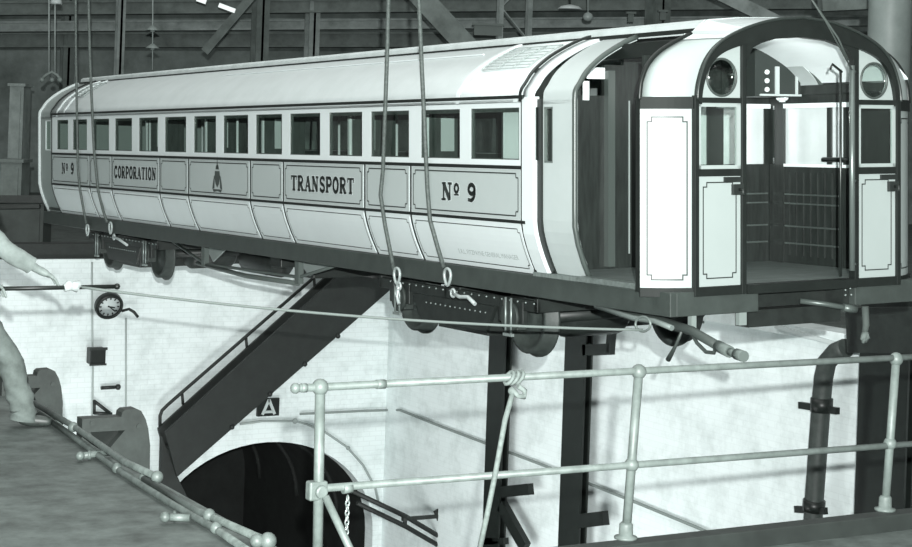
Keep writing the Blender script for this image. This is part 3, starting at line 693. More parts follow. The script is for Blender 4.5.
# truss rods and underfloor gear between the bogies
for a in (.30, W-.30):
    mb = MB(); mb.tube([(a, 10.75, -1.33), (a, 9.55, -1.565), (a, 6.83, -1.53), (a, 5.85, -1.33)], .018, 8); mb.tube([(a, 9.8, -1.57), (a, 8.3, -1.62), (a, 6.85, -1.60)], .028, 8)
    mb.box((a-.03, 9.5, -1.60), (a+.03, 9.6, -1.33)); mb.box((a-.03, 6.78, -1.60), (a+.03, 6.88, -1.33)); build(mb, 'truss_rod', mat('truss_grey', .10, .5), car)
mb = MB(); mb.lathe([(0, -.55), (.14, -.5), (.16, -.45), (.16, .45), (.14, .5), (0, .55)], (.75, 8.75, -1.50), (0, 1, 0), 16); build(mb, 'air_tank', DARK, car); mb = MB(); mb.lathe([(0, -.35), (.15, -.3), (.15, .3), (0, .35)], (1.6, 7.8, -1.50), (0, 1, 0), 16); build(mb, 'air_tank', DARK, car)
build_many('equipment_box', DARK, car, [one(lambda x: x.box((.6, 7.1, -1.58), (1.5, 7.6, -1.32))), one(lambda x: x.box((.5, 7.75, -1.5), (.9, 8.05, -1.32)))], bevel=.01)
build_many('gusset_plate', mat('gusset_pale', .3, .6), car, [one(lambda x: x.prism([(.4, 9.85, -1.32), (.4, 9.05, -1.32), (.4, 9.55, -1.54)], (.02, 0, 0))), one(lambda x: x.prism([(.4, 7.15, -1.32), (.4, 6.1, -1.32), (.4, 6.8, -1.52)], (.02, 0, 0)))])
# bogies
def bogie(b1, b2):
    bc = (b1+b2)/2
    mb = MB()
    for a in (.36, W-.36):
        mb.box((a-.02, b1-.42, -1.50), (a+.02, b2+.42, -1.40))
        mb.prism([(a-.02, b1+.25, -1.5), (a-.02, b2-.25, -1.5), (a-.02, b2-.42, -1.74), (a-.02, b1+.42, -1.74)], (.04, 0, 0))
        for b in (b1, b2): mb.box((a-.025, b-.20, -1.62), (a+.025, b-.12, -1.42)); mb.box((a-.025, b+.12, -1.62), (a+.025, b+.20, -1.42))
    for b in (b1-.42, bc-.14, bc+.10, b2+.38): mb.box((.34, b, -1.50), (W-.34, b+.05, -1.38))
    mb.box((.45, bc-.45, -1.80), (W-.45, bc+.45, -1.55))
    mb.box((.9, bc-.25, -1.42), (W-.9, bc+.25, -1.32))
    bg = build(mb, 'bogie', DARK, car, bevel=.006)
    for b in (b1, b2):
        for a, s in ((.55, -1), (W-.55, 1)):
            wb = MB(); wb.lathe([(0, -.02), (.08, -.03), (.09, -.02), (.16, .0), (.25, -.005), (.26, -.05), (.315, -.05), (.32, .04), (.35, .05), (.35, .075), (.26, .075), (.24, .03), (.1, .04), (.07, .06), (0, .06)], (a, b, -1.585), (1 if s < 0 else -1, 0, 0), 32)
            build(wb, 'wheel', IRON, bg)
            ab = MB(); ab.box((a+s*.11, b-.10, -1.68), (a+s*.21, b+.10, -1.50)); ab.tube([(a+s*.2, b, -1.57), (a+s*.235, b, -1.57)], .135, 18); build(ab, 'axle_box', IRON, bg, bevel=.006)
            sb = MB()
            for k in range(5): sb.box((a+s*.15-.03, b-.28+.045*k, -1.485+.018*k), (a+s*.15+.03, b+.28-.045*k, -1.47+.018*k))
            build(sb, 'leaf_spring', DARK, bg)
            ub = MB()
            for q in (-.045, .045): ub.tube([(a+s*.235, b+q, -1.40), (a+s*.235, b+q, -1.72)], .011, 6)
            ub.box((a+s*.22, b-.07, -1.735), (a+s*.25, b+.07, -1.71)); build(ub, 'hanger_bolt', mat('bolt_grey', .3, .4, metal=.4), bg)
        xb = MB(); xb.tube([(.58, b, -1.585), (W-.58, b, -1.585)], .06, 10); build(xb, 'axle', DARK, bg)
        tb = MB(); tb.lathe([(0, -.35), (.22, -.33), (.26, -.28), (.26, .28), (.22, .33), (0, .35)], (W/2, b+(.28 if b == b1 else -.28), -1.56), (1, 0, 0), 18); build(tb, 'traction_motor', DARK, bg)
    rb = MB()
    for b in [b1-.38+.13*k for k in range(int((b2-b1+.76)/.13))]: rb.ball((.335, b, -1.425), .010, 6)
    for b in [b1+.42+.09*k for k in range(int((b2-b1-.8)/.09))]: rb.ball((.335, b, -1.57), .009, 6)
    tag(build(rb, 'rivets', RIVET, bg), kind='stuff')
    return bg
bogie(2.56, 4.60); bogie(11.75, 13.75)

# ================================================================== LIFTING ROPES
def lifting_rope(name_pts_top, pts, ring_px, hook_pts, label, m=ROPEM, r=.020):
    root = empty('lifting_rope', car2w(ring_px), label, 'rope', 'lifting ropes on the carriage side')
    mb = MB(); mb.tube([car2w(p) for p in name_pts_top+pts], r, 8); mb2 = build(mb, 'wire', m, root)
    c = Vector(ring_px)
    rb = MB(); rb.tube([car2w(c+Vector((0, .055*math.cos(t)*(1.0+.3*math.sin(t)), .075*math.sin(t)))) for t in [2*math.pi*i/20 for i in range(20)]], .014, 8, True); build(rb, 'ring', mat('ring_pale', .42, .4, metal=.3), root)
    if hook_pts:
        hb = MB(); hb.tube([car2w(p) for p in hook_pts], .018, 8)
        q = Vector(hook_pts[0]); hb.tube([car2w(q+Vector((0, .035*math.cos(t), .035*math.sin(t)))) for t in [2*math.pi*i/12 for i in range(12)]], .012, 6, True)
        build(hb, 'hook', mat('hook_pale', .5, .4, metal=.3), root)
    return root
def ropeline(seq): return [cA(px, py, a-.05 if a > .07 else a) for px, py, a in seq]
top = ropeline([(392, -170, -.06), (389, -20, -.06), (387, 60, -.05), (383, 170, -.04), (380.5, 195, -.03), (385, 225, -.01), (390, 250, .05), (394, 270, .10)])
lifting_rope(top[:2], top[2:], cA(397, 276, .05), ropeline([(399, 286, .11), (397, 296, .12), (399, 304, .12)]), 'wire lifting rope over the small grey panel right of the word TRANSPORT')
top = ropeline([(412, -170, -.06), (418, -20, -.06), (421.5, 60, -.05), (427.5, 190, -.03), (430, 220, -.02), (437, 245, .04), (444, 268, .10)])
lifting_rope(top[:2], top[2:], cA(447.5, 277, .05), ropeline([(453, 293, .12), (460, 297, .12), (468, 297, .12), (475, 304, .12)]), 'wire lifting rope crossing the panel numbered Nº 9 nearest the open doorway')
top = ropeline([(70, -170, -.06), (75.5, -20, -.06), (76, 60, -.05), (78, 170, -.04), (80, 190, -.01), (84, 212, .08), (87, 226, .12)])
lifting_rope(top[:2], top[2:], cA(87.5, 230, .06), None, 'dark wire lifting rope nearest the far end of the carriage', r=.018)
top = ropeline([(84, -170, -.06), (88, -20, -.06), (90, 60, -.05), (94, 150, -.04), (98, 190, -.02), (103, 210, .06), (107, 222, .12)])
lifting_rope(top[:2], top[2:], cA(110.5, 228, .06), ropeline([(114, 237, .12), (120, 240, .12), (127, 245, .12)]), 'wire lifting rope with hook just right of the far-end rope', r=.020)
# thin ropes crossing the front arch
mb = MB(); mb.tube([car2w(cB(806, -30, -.15)), car2w(cB(812, 0, -.13)), car2w(cB(838, 38, -.08)), car2w(cB(848, 60, -.07))], .009, 6); mb.tube([car2w(cB(812, 0, -.15)), car2w(cB(826, 22, -.10)), car2w(cB(852, 70, -.07))], .007, 6)
tag(build(mb, 'tail_rope', mat('thin_rope', .07, .7), None), 'thin doubled rope slanting across the dark arch of the front doorway', 'rope')
# guide rope held at the left, with a dark rod tied in it
gy = 12.25
ring = car2w(cA(643, 330, .1))
knot = wY(72, 286.5, gy)
root = empty('guide_rope', knot, 'long thin guide rope running from the man at left to the carriage', 'rope')
pts = [wY(80, 287, gy)]
for px, py, t in ((230, 299.5, .3), (400, 311, .6), (570, 322.5, .88)):
    dep0 = VD.dot(pts[0]-Vector((0, 0, HC))) if False else 0
    pass
P0 = wY(80, 287, gy); n = 24
pts = []
for i in range(n+1):
    t = i/n; p = P0.lerp(ring, t); pts.append(p-Vector((0, 0, .06*4*t*(1-t))))
mb = MB(); mb.tube(pts, .011, 6); build(mb, 'rope', mat('guide_line', .16, .7), root)
mb = MB(); mb.ball(wY(69, 285.5, gy), .036, 10); mb.ball(wY(75, 286, gy), .034, 10); mb.tube([wY(64, 288, gy), wY(80, 284, gy)], .03, 8); mb.tube([wY(66, 284, gy), wY(78, 289, gy)], .028, 8); tag(build(mb, 'knot', mat('white_rag', .45, .9), root), 'white rag knot')
mb = MB(); mb.tube([wY(-14, 289, gy), wY(116, 286.5, gy)], .016, 8); mb.ball(wY(117, 286.5, gy), .024, 10); tag(build(mb, 'rod', BLACK, None), 'dark straight rod held level by the man at the left', 'rod')

# ================================================================== PIT-SIDE RAILING
ry = 7.65
root = empty('guard_railing', (5.6, ry, 0), 'grey tubular guard railing standing along the near edge of the pit', 'railing')
RT, RM = .925, .408
mb = MB(); mb.tube([(3.58, ry, RT), (8.75, ry, RT+.01)], .020, 12); mb.ball((3.57, ry, RT), .027); mb.tube([(3.60, ry, RT), (3.63, ry, RT)], .023, 10); mb.tube([(4.02, ry, RT), (4.07, ry, RT)], .024, 10); build(mb, 'top_rail', PIPE, root)
mb = MB(); mb.tube([(3.72, ry, RM+.01), (8.75, ry, RM-.02)], .020, 12); mb.tube([(3.85, ry, RM), (3.90, ry, RM)], .027, 10); build(mb, 'middle_rail', PIPE, root)
for x, lean in ((3.705, .02), (5.665, -.05), (7.615, -.05)):
    mb = MB(); mb.tube([(x+lean, ry, 0), (x, ry, RT)], .026, 12)
    po = build(mb, 'post', PIPE, root)
    mb = MB(); mb.ball((x, ry, RT), .043); build(mb, 'ball_joint', PIPE, po)
    if x > 4: mb = MB(); mb.ball((x+lean*.55, ry, RM), .041); build(mb, 'ball_joint', PIPE, po)
    mb = MB(); mb.lathe([(0, 0), (.065, 0), (.065, .012), (.040, .02), (.038, .08), (.03, .09), (0, .09)], (x+lean, ry, 0), (0, 0, 1), 14); build(mb, 'base_flange', PIPE, po)
mb = MB(); mb.box((3.655, ry-.03, RM-.045), (3.755, ry+.03, RM+.05)); mb.tube([(3.715, ry-.05, RM), (3.715, ry+.03, RM)], .034, 12); build(mb, 'corner_clamp', PIPE, root, bevel=.01)
mb = MB(); mb.tube([(3.73, ry-.05, RM-.02), (3.92, ry-.25, -.1)], .020, 10); build(mb, 'stay', PIPE, root)
mb = MB()
for k in range(9):
    c = Vector((3.865, ry-.03, RM-.045-.024*k)); ax = Vector((1, 0, 0)) if k % 2 else Vector((0, 1, 0))
    mb.tube([c+ax*(.010*math.cos(t))+VZ*(.017*math.sin(t)) for t in [2*math.pi*i/8 for i in range(8)]], .0045, 5, True)
build(mb, 'chain', RIVET, root)
# rope knotted round the top rail
root = empty('tied_rope', wY(513, 388, ry), 'grey rope knotted to the top rail and hanging into the pit', 'rope')
mb = MB(); mb.tube([wY(513, 392, 7.60), wY(505, 420, 7.59), wY(496, 470, 7.59), wY(487, 515, 7.59), wY(479, 552, 7.59)], .015, 8); build(mb, 'hanging_end', ROPEL, root)
kc = wY(514, 381, ry)
mb = MB()
for k in range(3):
    x = kc.x-.03+.03*k
    mb.tube([Vector((x+.02*math.sin(t), ry+(.032*math.cos(t)), RT+.032*math.sin(t))) for t in [2*math.pi*i/12 for i in range(12)]], .011, 6, True)
mb.tube([wY(511, 388, 7.60), wY(518, 396, 7.57), wY(524, 397, 7.58), wY(525, 391, 7.60), wY(518, 386, 7.60)], .014, 8); mb.ball(wY(512, 391, 7.60), .022)
build(mb, 'knot', ROPEL, root)

# ================================================================== DISMANTLED RAILING LYING ON THE LEFT FLOOR
root = empty('dismantled_railing', (3.65, 10.5, 0), 'dismantled pipe railing lying along the left edge of the pit', 'railing')
def fz(px, py, z=.03): return wZ(px, py, z)
mb = MB(); mb.tube([fz(34, 403, .10), fz(73, 426, .10), fz(125, 462, .09), fz(157, 477, .10)], .022, 10); mb.ball(fz(157, 477, .10), .038); mb.ball(fz(73, 427, .1), .036); build(mb, 'top_rail', PIPED, root)
mb = MB(); mb.tube([fz(36, 410, .03), fz(78, 440, .03), fz(117, 469, .03), fz(172, 504, .03), fz(216, 529, .03), fz(248, 551, .03)], .022, 10)
for p in ((60, 421), (117, 468), (144, 478), (216, 528)): mb.ball(fz(*p, .04), .034)
build(mb, 'middle_rail', PIPED, root)
mb = MB(); mb.tube([fz(144, 479, .06), fz(200, 512, .06), fz(266, 541, .06)], .022, 10); mb.ball(fz(209, 515, .07), .036); mb.ball(fz(268, 541, .06), .046); mb.ball(fz(257, 541, .06), .038); build(mb, 'loose_rail', PIPED, root)
for p, q in (((80, 456), (112, 452)), ((165, 517), (190, 518))):
    mb = MB(); mb.tube([fz(*p, .035), fz(*q, .035)], .022, 10); mb.ball(fz(*p, .04), .030); mb.tube([fz(p[0]+8, p[1]-1, .035), fz(p[0]+11, p[1]-1, .035)], .031, 10); build(mb, 'post', PIPED, root)

# ================================================================== CAST BRACKETS AT THE LEFT PIT EDGE
def cast_bracket(Y, label, hole=True):
    _p = [(3.74, -.75), (4.20, -.75), (4.235, -.35), (4.25, -.02), (4.235, .10), (4.20, .17), (4.15, .215), (4.08, .222), (4.04, .205), (4.02, .165), (3.74, .165)]
    _h = [(3.86, -.02), (4.06, -.02), (3.93, -.16), (3.86, -.16)]
    T = .12
    root = empty('cast_bracket', (3.98, Y+T/2, -.75), label, 'machine casting', 'cast brackets on the pit edge')
    mb = MB()
    # plate with a triangular window, in four strips
    def slabp(poly): mb.prism([(x, Y, z) for x, z in poly], (0, T, 0))
    slabp([(3.74, .07), (3.80, .07), (3.90, -.10), (3.90, -.75), (3.74, -.75)])
    slabp([(3.74, .165), (4.02, .165), (4.05, .07), (3.74, .07)])
    slabp([(4.05, .07), (4.02, .165), (4.025, .195), (4.045, .212), (4.13, .216), (4.165, .20), (4.20, .14), (4.222, .07)])
    slabp([(4.05, .07), (4.222, .07), (4.24, -.05), (4.245, -.35), (4.20, -.75), (3.90, -.75), (3.90, -.10)])
    mb.v = [v+Vector((-.01, 0, -.015)) for v in mb.v]
    rb = MB(); rb.box((3.76, Y+.085, -.14), (4.07, Y+.11, .10))  # black sheet added so that the triangular opening reads dark
    build(mb, 'web', mat('casting_paint', .034, .6, var=.3, scale=8, bump=.1), root)
    build(rb, 'dark_backing', BLACK, root)
    for x, z in ((4.14, .08), (3.8, .12)):
        mb = MB(); mb.tube([(x, Y-.012, z), (x, Y, z)], .018, 8); build(mb, 'bolt_head', IRON, root)
cast_bracket(11.45, 'nearer dark iron casting with a triangular opening beside the lying railing')
cast_bracket(13.5, 'further dark iron casting just behind the leg of the man')

# ================================================================== STAIR, HANDRAILS, ARCH CONDUIT ON THE WALLS
sy0, sy1 = 26.35, 26.75
tb, tt = wY(157, 428, sy1), wY(335, 267, sy1)
for q_ in (tb, tt): q_.y = sy0
bb, bt = wY(177, 477, sy0), wY(374, 305, sy0)
root = empty('pit_staircase', (tb.x, (sy0+sy1)/2, -6.2), 'dark steel staircase slanting down the white end wall of the pit', 'staircase')
ext = (bb-bt).normalized(); 
for y in (sy0, sy1-.06):
    o = Vector((0, y-sy0, 0)); q = [tb, tt, Vector((tt.x+.9, sy0, tt.z)), bt+Vector((.3, 0, .25)), bb]
    mb = MB(); mb.prism([p+o for p in q], (0, .06, 0)); build(mb, 'stringer', STAIRM, root)
N = 13
for k in range(N):
    t = (k+.5)/N; p = (tb.lerp(tt, t)+bb.lerp(bt, t))/2
    mb = MB(); mb.box((p.x-.16, sy0+.05, p.z-.02), (p.x+.16, sy1-.05, p.z+.02)); build(mb, 'tread', STAIRM, root)
mb = MB(); mb.prism([tb+Vector((0, .15, -.1)), bb+Vector((0, .15, .1)), wY(203, 530, sy0+.15), wY(160, 530, sy0+.15)], (0, .12, 0)); build(mb, 'base_plate', STAIRM, root)
mb = MB(); q_ = wY(180, 525, sy0+.2); mb.box((q_.x-.35, q_.y-.05, -6.2), (q_.x+.35, q_.y+.05, q_.z)); build(mb, 'support_leg', STAIRM, root)
mb = MB(); mb.box((tt.x+.2, sy0, tt.z-.12), (EX, sy1, tt.z)); build(mb, 'landing', STAIRM, root)
hp = [wY(160, 428, sy1), wY(160, 416, sy1), wY(162, 410.5, sy1), wY(168, 404.5, sy1), wY(250, 333, sy1), wY(333, 261, sy1)]
mb = MB(); mb.tube(hp, .030, 8)
for px in (182, 246, 314):
    t = (px-168)/(333-168); y = 404.5+t*(262-404.5); mb.tube([wY(px, y, sy1), wY(px+1, y+12, sy1)], .026, 8)
build(mb, 'handrail', STAIRM, root)
build_many('bolt_head', STAIRM, root, [one(lambda x, q=q: x.ball(wY(*q, sy0), .045, 8)) for q in ((338, 336), (305, 364), (270, 394), (232, 427))])
# lower handrail pair
y0 = 25.0
root = empty('lower_handrail', wY(405, 518, y0), 'pair of black sloping pipes low down beside the tunnel mouth', 'handrail')
mb = MB(); mb.tube([wY(352, 491, y0), wY(405, 516, y0), wY(462, 550, y0)], .04, 8); build(mb, 'rail', STAIRM, root)
mb = MB(); mb.tube([wY(357, 503, y0), wY(405, 526, y0), wY(448, 551, y0)], .04, 8); build(mb, 'rail', STAIRM, root)
mb = MB(); mb.bar(wY(402, 519, y0), wY(442, 516, y0), .05, .06); mb.bar(wY(436, 510, y0), wY(444, 530, y0), .03, .1); mb.tube([wY(405, 516, y0), wY(405, 526, y0)], .035, 8); build(mb, 'bracket', STAIRM, root)
# conduits
wy = 26.93
mb = MB(); mb.tube([wY(240, 424, wy), wY(262, 421, wy), wY(295, 421, wy), wY(306, 424, wy), wY(325, 432, wy), wY(347, 447, wy), wY(363, 465, wy), wY(375, 487, wy), wY(379, 505, wy)], .022, 6); mb.ball(wY(295, 421, wy), .05, 8); mb.ball(wY(348, 448, wy), .04, 8)
tag(build(mb, 'arch_cable', mat('cable_grey', .32, .7)), 'thin cable fixed to the wall in a curve around the tunnel arch', 'cable')
mb = MB(); mb.tube([wY(300, 414, wy), wY(360, 411, wy), wY(392, 410, wy), wX(400, 410, EX-.04), wX(440, 426, EX-.04), wX(540, 464, EX-.04), wX(640, 504, EX-.04), wX(696, 527, EX-.04), wX(800, 573, EX-.04)], .022, 6)
tag(build(mb, 'wall_cable', mat('cable_grey2', .24, .7)), 'thin cable running along the white side wall behind the railing', 'cable')
mb = MB(); mb.tube([wY(92, 262, wy), wY(92.5, 345, wy), wY(93, 364, wy), wY(92, 440, wy)], .015, 6)
tag(build(mb, 'conduit', mat('conduit_grey', .40, .7)), 'thin vertical conduit left of the wall clock, running through the dark box', 'conduit')
mb = MB(); mb.tube([wY(126, 318, wy), wY(126, 425, wy)], .014, 6)
tag(build(mb, 'conduit', mat('conduit_grey', .40, .7)), 'thin vertical conduit below and right of the wall clock', 'conduit')
mb = MB(); mb.tube([wY(122, 311, wy), wY(129, 309, wy-.1), wY(134, 312, wy-.15), wY(138, 317, wy-.15)], .025, 6)
tag(build(mb, 'lamp_bracket', DARK), 'small curved dark bracket on the wall right of the clock', 'bracket')
p = wY(95, 355, wy); mb = MB(); mb.box((p.x-.13, wy-.16, p.z-.13), (p.x+.13, wy+.04, p.z+.13)); root = empty('junction_box', (p.x, wy, p.z-.13), 'small dark switch box on the wall below the clock', 'switch box'); build(mb, 'case', BLACK, root, bevel=.01)
build_many('lid_rim', DARK, root, [one(lambda x: x.box((p.x-.15, wy-.18, p.z+.10), (p.x+.15, wy-.14, p.z+.14))), one(lambda x: x.box((p.x-.14, wy-.18, p.z-.15), (p.x+.14, wy-.15, p.z-.12)))])
mb = MB(); a, b = wY(101, 388, wy), wY(118, 387, wy); mb.tube([a, b], .03, 8); mb.ball(b, .05, 8); tag(build(mb, 'wall_lever', DARK), 'short dark lever sticking out of the wall below the switch box', 'lever')
mb = MB(); mb.tube([wY(94, 400, wy), wY(94, 414, wy)], .03, 6); mb.tube([wY(94, 401, wy), wY(111, 414, wy)], .03, 6); mb.tube([wY(94, 413, wy), wY(112, 414, wy)], .03, 6); tag(build(mb, 'wall_bracket', DARK), 'small dark triangular bracket low on the wall above the nearer casting', 'bracket')
# clock
cc = wY(109, 306, 26.8); tilt = Vector((0, -1, -.45)).normalized()
root = empty('wall_clock', cc, 'round black-rimmed clock on the white end wall', 'clock')
cc2 = cc; R = .225
mb = MB(); mb.lathe([(R*.78, .0), (R*.80, .05), (R*.95, .06), (R*1.03, .03), (R*1.03, -.06), (0, -.06)], cc2, tilt, 32); mb.box((cc.x-.06, 26.8, cc.z-.02), (cc.x+.06, 27.0, cc.z+.12)); build(mb, 'case', BLACK, root)
mb = MB(); mb.lathe([(0, .02), (R*.80, .02), (R*.80, .0), (0, 0)], cc2, tilt, 32); build(mb, 'dial', mat('dial', .55, .5), root)
ux = Vector((1, 0, 0)); uz = ux.cross(tilt).normalized(); uz = uz if uz.z > 0 else -uz
mb = MB()
for k in range(12):
    t = math.radians(30*k); d = ux*math.sin(t)+uz*math.cos(t); mb.bar(cc2+tilt*.024+d*R*.58, cc2+tilt*.024+d*R*.75, .022, .004, up=tilt)
build(mb, 'hour_marks', BLACK, root)
for ang, ln, nm in ((100, .36, 'hour_hand'), (128, .55, 'minute_hand')):
    t = math.radians(ang); d = ux*math.sin(t)+uz*math.cos(t); mb = MB(); mb.bar(cc2+tilt*.03-d*.03, cc2+tilt*.03+d*R*ln*1.2, .018, .004, up=tilt); build(mb, nm, BLACK, root)
# A sign
a, b = wY(258, 399, 26.9), wY(279, 415.5, 26.9)
root = empty('letter_sign', ((a.x+b.x)/2, 26.9, b.z), 'small dark square sign with a pale letter A above the tunnel arch', 'sign')
mb = MB(); mb.box((a.x, 26.9, b.z), (b.x, 26.96, a.z)); build(mb, 'board', BLACK, root)
cxm = (a.x+b.x)/2; zz = b.z+.03; hh = a.z-b.z-.05
mb = MB()
def sgn(x, z): return Vector((cxm+x, 26.89, zz+z))
for p, q, w in (((-.115, 0), (0, hh), .05), ((.115, 0), (0, hh), .05), ((-.075, .045), (.075, .045), .045)): mb.bar(sgn(*p), sgn(*q), .02, w, up=(0, 1, 0)) if False else mb.bar(sgn(*p), sgn(*q), w, .012, up=(0, 1, 0))
build(mb, 'letter', mat('sign_pale', .5, .5), root)

# ================================================================== COLUMNS, DRAINPIPE ON THE FAR SIDE
def hcolumn(px_l, px_r, py, x, zt, label, arms, m=BLACK):
    L, R_ = wX(px_l, py, x), wX(px_r, py, x); y1, y0 = L.y, R_.y
    root = empty('steel_column', (x+.15, (y0+y1)/2, -6.2), label, 'column')
    mb = MB(); mb.box((x, y0, -6.2), (x+.03, y1, zt)); mb.box((x+.11, y0, -6.2), (x+.14, y1, zt)); mb.box((x+.03, (y0+y1)/2-.02, -6.2), (x+.11, (y0+y1)/2+.02, zt)); build(mb, 'shaft', m, root)
    for (p, q, w) in arms:
        mb = MB(); mb.bar(wX(p[0], p[1], x+.05), wX(q[0], q[1], x+.05), .10, w, up=(0, 0, 1)); build(mb, 'arm', m, root)
    return root
CXW = 14.1
hcolumn(487, 503, 400, CXW, -.3, 'black steel column left of the other two, behind the knotted rope', [((500, 492), (531, 489), .17), ((502, 505), (526, 548), .20), ((484, 541), (506, 541), .1)])
hcolumn(563, 583.5, 400, CXW, -.3, 'black steel column in the middle, left of the central railing post', [((580, 521), (606, 518), .20), ((585, 350), (612, 349), .16), ((612, 330), (610, 352), .10)])
hcolumn(857, 906, 430, CXW-.1, .6, 'broad black steel column at the right behind the last railing post', [])
mb = MB(); mb.bar(wX(856, 330, 13.6), wX(930, 330, 13.6), .3, .5); tag(build(mb, 'edge_girder', DARK), 'dark girder under the right end of the carriage by the broad column', 'girder')
# drainpipe
dx = 14.15
root = empty('drain_pipe', wX(813, 505, dx), 'dark cast drainpipe with a bent top on the white side wall', 'pipe')
mb = MB(); mb.tube([wX(846, 348, dx), wX(836, 352, dx), wX(827, 362, dx), wX(823.5, 378, dx), wX(821.5, 400, dx), wX(813.5, 510, dx), Vector((dx, wX(813.5, 510, dx).y-.02, -6.2))], .115, 14); build(mb, 'pipe', IRON, root)
mb = MB(); mb.tube([wX(822, 398, dx), wX(821.5, 412, dx)], .135, 14); mb.bar(wX(800, 405, dx), wX(838, 411, dx), .06, .08); build(mb, 'bracket', BLACK, root)
mb = MB(); mb.tube([wX(814.5, 500, dx), wX(813.5, 511, dx)], .135, 14); mb.bar(wX(796, 509, dx), wX(826, 511, dx), .06, .08); build(mb, 'foot_flange', BLACK, root)
# short strap with frayed end hanging at the right
root = empty('hanging_strap', car2w(cB(866, 335, .1)), 'pale strap with a frayed end hanging beneath the carriage’s right corner', 'strap')
mb = MB(); mb.tube([car2w(cB(865, 306, .1)), car2w(cB(866, 325, .1)), car2w(cB(864, 336, .1))], [.03, .03, .022], 8); build(mb, 'band', mat('strap_grey', .07, .8), root)
mb = MB()
for q in ((861, 340), (866, 342), (869, 339), (863, 343), (868, 333)): mb.tube([car2w(cB(865, 333, .08)), car2w(cB(865+(q[0]-865)*.4, 337, .07)), car2w(cB(*q, .08))], [.03, .025, .012], 6)
build(mb, 'frayed_end', mat('strap_fray', .14, .9), root)
# timbers and pipe lying on the far coping
mb = MB(); mb.bar(wX(776, 326, EX-.14), wX(853, 349, EX-.14), .05, .05); tag(build(mb, 'coping_pipe', mat('pale_bar', .55, .5)), 'pale bar lying along the top of the side wall by the drainpipe', 'bar')

# ================================================================== THE MAN AT THE LEFT
def skin_mesh(chains, name, m, parent, levels=2, smooth=True):
    """chains: list of point lists [(co, r), ...]; the first point of later chains may repeat an earlier point to branch from it"""
    vs, es, rs, idx = [], [], [], {}
    for ch in chains:
        prev = None
        for co, r in ch:
            key = tuple(round(c, 4) for c in co)
            if key not in idx: idx[key] = len(vs); vs.append(Vector(co)); rs.append(r)
            k = idx[key]
            if prev is not None: es.append((prev, k))
            prev = k
    org = ORG[parent.name]
    me = bpy.data.meshes.new(name); me.from_pydata([tuple(v-org) for v in vs], es, [])
    o = bpy.data.objects.new(name, me); COL.objects.link(o)
    sk = o.modifiers.new('Skin', 'SKIN'); sk.use_smooth_shade = True
    for i, sv in enumerate(me.skin_vertices[0].data):
        r = rs[i]; sv.radius = r if isinstance(r, tuple) else (r, r); sv.use_root = (i == 0)
    sb = o.modifiers.new('Subdivision', 'SUBSURF'); sb.levels = levels; sb.render_levels = levels
    dg = bpy.context.evaluated_depsgraph_get(); me2 = bpy.data.meshes.new_from_object(o.evaluated_get(dg))
    bpy.data.objects.remove(o)
    me2.name = name; me2.materials.clear(); me2.materials.append(m)
    for pl in me2.polygons: pl.use_smooth = True
    o = bpy.data.objects.new(name, me2); COL.objects.link(o); o.parent = parent; ORG[o.name] = org
    return o
man = empty('person', (3.35, 12.3, 0), 'person in pale work clothes at the left edge reaching an arm over the pit', 'person')
my = 12.2
def P(px, py, y=my): return wY(px, py, y)
pel = Vector((3.12, 12.28, .90)); chest = Vector((3.12, 12.30, 1.22)); neck = Vector((3.14, 12.30, 1.47))
shR = P(-22, 228, 12.10); elb = P(8, 251, 12.02); wri = P(37, 269, 12.05)
shL = Vector((3.10, 12.50, 1.41)); elL = Vector((3.16, 12.58, 1.16)); wrL = Vector((3.28, 12.34, 1.02))
kneeR = P(10, 360, 12.12); ankR = P(25, 419, 12.10); kneeL = Vector((3.10, 12.45, .47)); ankL = Vector((3.0, 12.5, .09))
hipR = Vector((3.16, 12.18, .88)); hipL = Vector((3.10, 12.38, .88))
# body: one continuous skin figure
headc = Vector((3.21, 12.29, 1.64))
fing = []
def hand(w, d, up, side, curl):
    d = d.normalized(); pal = w+d*.05; out = [[(tuple(w), .030), (tuple(pal), (.040, .024)), (tuple(w+d*.085), (.042, .020))]]
    for k, (off, ln) in enumerate(((-.033, .070), (-.011, .080), (.011, .075), (.033, .060))):
        b = w+d*.085+side*off; m1 = b+d*(ln*.5)-up*(curl*.012); e = b+d*(ln*.85)-up*(curl*.04)
        out.append([(tuple(w+d*.085), (.042, .020)), (tuple(b+d*.012), .0105), (tuple(m1), .0095), (tuple(e), .0075)])
    t0 = w+d*.03+side*-.03
    out.append([(tuple(pal), (.040, .024)), (tuple(w+d*.06-side*.05), .012), (tuple(w+d*.09-side*.065-up*.01), .009)])
    return out
hd = (P(56, 279, 12.05)-wri)
hR = hand(wri+hd.normalized()*.03, hd, Vector((0, 0, 1)), Vector((0, 1, 0)), 1.0)
hdL = Vector((3.36, 12.25, .99))-wrL
hL = hand(wrL, hdL, Vector((0, 0, 1)), Vector((-.3, 1, 0)).normalized(), 1.6)
skin_mesh([[(tuple(pel), (.15, .11)), (tuple(chest), (.17, .12)), (tuple(neck), .062), (tuple(neck+Vector((.03, 0, .07))), .055), (tuple(headc), (.085, .095)), (tuple(headc+Vector((.01, 0, .09))), (.07, .08))],
           [(tuple(neck), .062), (tuple(shR), .062), (tuple(elb), .046), (tuple(wri), .032), (tuple(wri+hd.normalized()*.03), .030)], 
           [(tuple(neck), .062), (tuple(shL), .062), (tuple(elL), .046), (tuple(wrL), .030)],
           [(tuple(pel), (.15, .11)), (tuple(hipR), .09), (tuple(kneeR), .058), (tuple(ankR), .040)],
           [(tuple(pel), (.15, .11)), (tuple(hipL), .09), (tuple(kneeL), .058), (tuple(ankL), .040)]]+hR+hL, 'body', SKIN, man)
from mathutils import noise as mnoise
